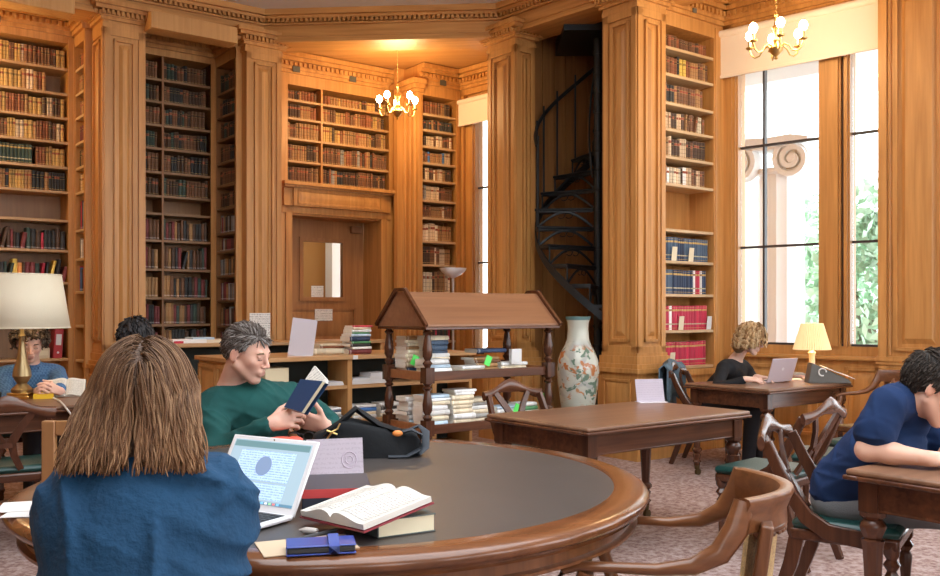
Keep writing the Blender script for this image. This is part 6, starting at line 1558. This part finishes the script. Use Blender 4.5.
# ================================================================== 4 the woman at the window
def woman_window():
    fa = R(-25); f = unit(fa); l = np.array([-f[1], f[0], 0]); g = V3(G(712,7.98))
    root = person('woman with curly fair hair in black working at the window table', Vector(g)); pel = g+np.array([0,0,.54])
    neck = V3(P(735,361,7.80)); hc = V3(P(750,339,7.68)); H = frame_from(nrm(unit(R(-22))+np.array([0,0,-.36]))); s = 1.0
    chest = pel*.35+neck*.65+np.array([0,0,-.06]); sr = V3(P(723,368,7.62)); sl = V3(P(745,368,7.98))
    B = Field(.03); torso(B, pel, chest, sl, sr, neck, .145, .10, f); W = head(B, hc, H, s, True, neck)
    wr = V3(P(746,375,7.34)); wr[2] = .79; wl = V3(P(757,376,7.55)); wl[2] = .79; arms = []
    for sh,w_,po in ((sr,wr,np.array([-.6,-.5,-.6])),(sl,wl,np.array([.4,.6,-.6]))):
        e = ik(sh,w_,.27,.24,po); B.cap(sh,e,.042,.035,.03); B.cap(e,w_,.034,.023,.02); arms.append((sh,e,w_))
    hand(B, wr, np.array([.9,-.1,0]), np.array([0,-.3,.9]), -1, .95, (.4,.4,.5,.5,.5)); hand(B, wl, np.array([.8,-.5,0]), np.array([0,0,1.]), 1, .95, (.4,.4,.5,.5,.5))
    ls = legs(B, pel, fa-R(20), .45)
    Vv,Q,tg = B.mesh(.006); np_mesh('body', Vv, Q, SKIN, root, skin_cols(Vv,W,H,hc,s,(.70,.45,.35)))
    head_parts(W, hc, H, s, root, (.22,.13,.07))
    T_ = Field(.035); torso(T_, pel+np.array([0,0,.04]), chest, sl, sr, neck+np.array([0,0,-.05]), .152, .11, f, .012, .05)
    for sh,e,w_ in arms: T_.cap(sh,e,.056,.048,.04); T_.cap(e,e+(w_-e)*.9,.046,.034,.03)
    cloth('black_top', None, T_, root, clothmat('black_jersey',(.014,.015,.018)), .009, folds(.004,[l+np.array([0,0,.7])],(40,),2))
    t2 = Field(.03); legs(t2, pel, fa-R(20), .45, off=.014, foot=False); t2.ell(pel+np.array([0,0,-.02]), np.stack([f,l,[0,0,1]]), [.13,.17,.12], .04); cloth('trousers', None, t2, root, MATS['black_trousers'], .012)
    shoes(root, ls, mat('dark_shoe',(.02,.018,.016),.5))
    b = MB(); bs_ = Vector(root.location); b.sweep([Vector(chest+f*(.125-.02*abs(i))+l*(.02*i)+np.array([0,0,.06+.03*abs(i)]))-bs_ for i in (-2,-1,0,1,2)], .004, n=6); b.build('necklace', PAPER, root)
    rad = np.array([.114,.092,.106])
    roots,q = scalp(hc+H[2]*.034, H, s, rad, 330, lambda q: q[2] > -.45 and not (q[0] > .5 and q[2] < .5) and not (q[0] > .2 and q[2] < -.0), 6)
    dirs = [H.T@nrm(np.array([-.5,.5*math.copysign(1,p[1]),-.8])-p*.2) for p in q]
    ln = [max(.08,(r[2]-1.02)*1.0+.03) for r in roots]
    build_hair(strands(roots, dirs, hc+H[2]*.034, H, s, rad, ln, .010, [(.34,.20,.09),(.45,.29,.14),(.24,.13,.055),(.52,.36,.2)], 7, .16, 0, 3.2, 18, None, curl=.75, jit=.2), root)
    F2 = Field(.03); F2.ell(hc+H[2]*.034-H[0]*.008, H, rad*.96, .02); F2.ell(hc-H[0]*.06-H[2]*.06, H, [.06,.085,.09], .03)
    Vc,Qc,_ = F2.mesh(.01); np_mesh('hair_under_layer', Vc, Qc, mat('hair_under_fair',(.20,.11,.05),.6,bump=.5,bscale=200), root)
woman_window()

# ================================================================== 5 the student by the lamp
def student():
    fa = AV+R(8); f = unit(fa); l = np.array([-f[1], f[0], 0]); g = V3(G(26,6.68))
    root = person('curly haired student in a blue checked shirt reading behind the big lamp', Vector(g)); pel = g+np.array([0,0,.55])
    neck = V3(P(30,362,6.58)); hc = V3(P(30,343,6.50)); H = frame_from(nrm(unit(R(-62))+np.array([0,0,-.42]))); s = 1.03
    chest = pel*.35+neck*.65+np.array([0,0,-.05]); sr = neck-l*.19+np.array([0,0,-.09]); sl = neck+l*.19+np.array([0,0,-.09])
    B = Field(.03); torso(B, pel, chest, sl, sr, neck, .16, .11, f); W = head(B, hc, H, s, False, neck, .95)
    wr = V3(P(37,389,6.20)); wr[2] = .79; wl = V3(P(60,386,6.22)); wl[2] = .79; arms = []
    for sh,w_,po in ((sr,wr,np.array([-.9,.0,-.6])),(sl,wl,np.array([.9,.2,-.6]))):
        e = ik(sh,w_,.29,.25,po); B.cap(sh,e,.046,.038,.03); B.cap(e,w_,.036,.025,.02); arms.append((sh,e,w_))
    hand(B, wr, np.array([.5,-.7,.3]), np.array([-.6,-.4,.5]), -1, 1, (.4,.5,.6,.6,.6)); hand(B, wl, np.array([-.3,-.7,.3]), np.array([.6,-.4,.5]), 1, 1, (.4,.5,.6,.6,.6))
    ls = legs(B, pel, fa, .46)
    Vv,Q,tg = B.mesh(.006); np_mesh('body', Vv, Q, SKIN, root, skin_cols(Vv,W,H,hc,s,(.70,.43,.34)))
    head_parts(W, hc, H, s, root, (.06,.04,.028))
    T_ = Field(.035); torso(T_, pel+np.array([0,0,.02]), chest, sl, sr, neck+np.array([0,0,-.05]), .17, .12, f, .014, .05)
    for sh,e,w_ in arms: T_.cap(sh,e,.064,.056,.04); T_.cap(e,e+(w_-e)*.8,.054,.042,.03)
    CHK = mat('blue_check',(.045,.12,.26),.85)
    nt = CHK.node_tree; tc = nt.nodes.new('ShaderNodeTexCoord'); sc_ = nt.nodes.new('ShaderNodeTexChecker'); sc_.inputs['Scale'].default_value = 60; sc_.inputs[1].default_value = (.035,.10,.24,1); sc_.inputs[2].default_value = (.07,.17,.34,1)
    nt.links.new(tc.outputs['Object'], sc_.inputs[0]); nt.links.new(sc_.outputs[0], nt.nodes['Principled BSDF'].inputs['Base Color'])
    cloth('checked_shirt', None, T_, root, CHK, .009, folds(.004,[l+np.array([0,0,.7])],(40,),2))
    b = MB(); bs_ = Vector(root.location)
    for sd in (-1,1): b.sweep([Vector(neck-f*.06+l*sd*.03+np.array([0,0,.0]))-bs_, Vector(neck+l*sd*.068+np.array([0,0,-.012]))-bs_, Vector(neck+f*.075+l*sd*.03+np.array([0,0,-.055]))-bs_], .008, .024, ref=(0,0,1), n=8)
    b.build('collar', CHK, root, smooth=60)
    t2 = Field(.03); legs(t2, pel, fa, .46, off=.014, foot=False); t2.ell(pel+np.array([0,0,-.02]), np.stack([f,l,[0,0,1]]), [.13,.17,.12], .04); cloth('trousers', None, t2, root, MATS['dark_trousers'], .012)
    shoes(root, ls, mat('dark_shoe',(.02,.018,.016),.5))
    rad = np.array([.112,.090,.104])
    roots,q = scalp(hc+H[2]*.036*s, H, s, rad, 420, lambda q: (q[2] > .48 if q[0] > .45 else (q[2] > .0 if q[0] > .1 else q[2] > -.5)), 6)
    dirs = [H.T@nrm(p+np.array([.3 if p[0] > 0 else -.2,0,.0])) for p in q]
    build_hair(strands(roots, dirs, hc+H[2]*.036*s, H, s, rad, .085, .008, [(.05,.032,.022),(.08,.052,.036),(.13,.09,.065)], 8, .10, 0, 2.2, 14, None, curl=1.3, jit=.5), root)
student()

# ================================================================== 6 the person half hidden behind the woman in blue
def hidden():
    fa = AV+math.pi; f = unit(fa); l = np.array([-f[1], f[0], 0]); g = V3(G(137,5.63))
    root = person('dark haired person mostly hidden behind the head of the woman in blue', Vector(g)); pel = g+np.array([0,0,.53])
    hc = V3(P(136,341,5.66)); neck = hc+np.array([0,0,-.14])-f*.03; H = frame_from(nrm(f+np.array([0,0,-.3]))); s = 1.0
    chest = pel*.35+neck*.65; sl = neck+l*.18+np.array([0,0,-.08]); sr = neck-l*.18+np.array([0,0,-.08])
    B = Field(.03); torso(B, pel, chest, sl, sr, neck, .155, .11, f); W = head(B, hc, H, s, False, neck); arms = []
    for sh,sd in ((sl,1),(sr,-1)):
        w_ = chest+f*.33+l*sd*.10; w_[2] = .80; e = ik(sh,w_,.28,.25,l*sd*.7+np.array([0,0,-.8])); B.cap(sh,e,.046,.038,.03); B.cap(e,w_,.036,.025,.02); arms.append((sh,e,w_)); hand(B, w_, f, np.array([0,0,1.]), -sd, 1, (.4,.4,.5,.5,.5))
    ls = legs(B, pel, fa, .46); Vv,Q,tg = B.mesh(.008); np_mesh('body', Vv, Q, SKIN, root, skin_cols(Vv,W,H,hc,s,(.55,.33,.24)))
    T_ = Field(.035); torso(T_, pel+np.array([0,0,.02]), chest, sl, sr, neck+np.array([0,0,-.05]), .165, .12, f, .014, .05)
    for sh,e,w_ in arms: T_.cap(sh,e,.062,.054,.04); T_.cap(e,e+(w_-e)*.85,.052,.04,.03)
    cloth('dark_jersey', None, T_, root, clothmat('charcoal_jersey',(.03,.032,.04)), .011)
    t2 = Field(.03); legs(t2, pel, fa, .46, off=.014, foot=False); t2.ell(pel+np.array([0,0,-.02]), np.stack([f,l,[0,0,1]]), [.13,.17,.12], .04); cloth('trousers', None, t2, root, MATS['dark_trousers'], .013)
    shoes(root, ls, mat('dark_shoe',(.02,.018,.016),.5))
    rad = np.array([.112,.090,.104]); roots,q = scalp(hc+H[2]*.036*s, H, s, rad, 420, lambda q: (q[2] > .42 if q[0] > .5 else (q[2] > -.05 if q[0] > .1 else q[2] > -.7)), 6)
    dirs = []
    for p in q:
        d = np.array([-.2,0,-.6]); d = d-np.dot(d,p)*p; dirs.append(H.T@nrm(nrm(d)+p*.1))
    hair_cap(root, hc, H, s, rad, mat('hair_cap_black',(.016,.014,.015),.5,bump=.6,bscale=300))
    build_hair(strands(roots, dirs, hc+H[2]*.036*s, H, s, rad, .05, .009, [(.018,.016,.017),(.03,.028,.03),(.012,.011,.012)], 8, .10, 0, 2, 6, None, jit=.25), root)
hidden()
# ------------------------------------------------------------------ books: the largest as objects of their own, the rest as one
BOOKS.sort(key=lambda b: -b['area'])
NB = 296
rest = MB(); seen = {}
for i, q in enumerate(BOOKS):
    if i < NB:
        m = MB(); book_mesh(m, q['t'], q['d'], q['h'], q['col'], q['style'], q['v'])
        o = m.build('book', BOOKM, M=q['M'], smooth=25); tag(o, q['label'], 'book', q['grp'])
    else:
        rest.M = q['M']; book_mesh(rest, q['t'], q['d'], q['h'], q['col'], q['style'], q['v'])
rest.M = Matrix()
o = rest.build('shelved_books', BOOKM, smooth=25); tag(o, 'many smaller old books filling the far and dim shelves', 'books', None, 'stuff')
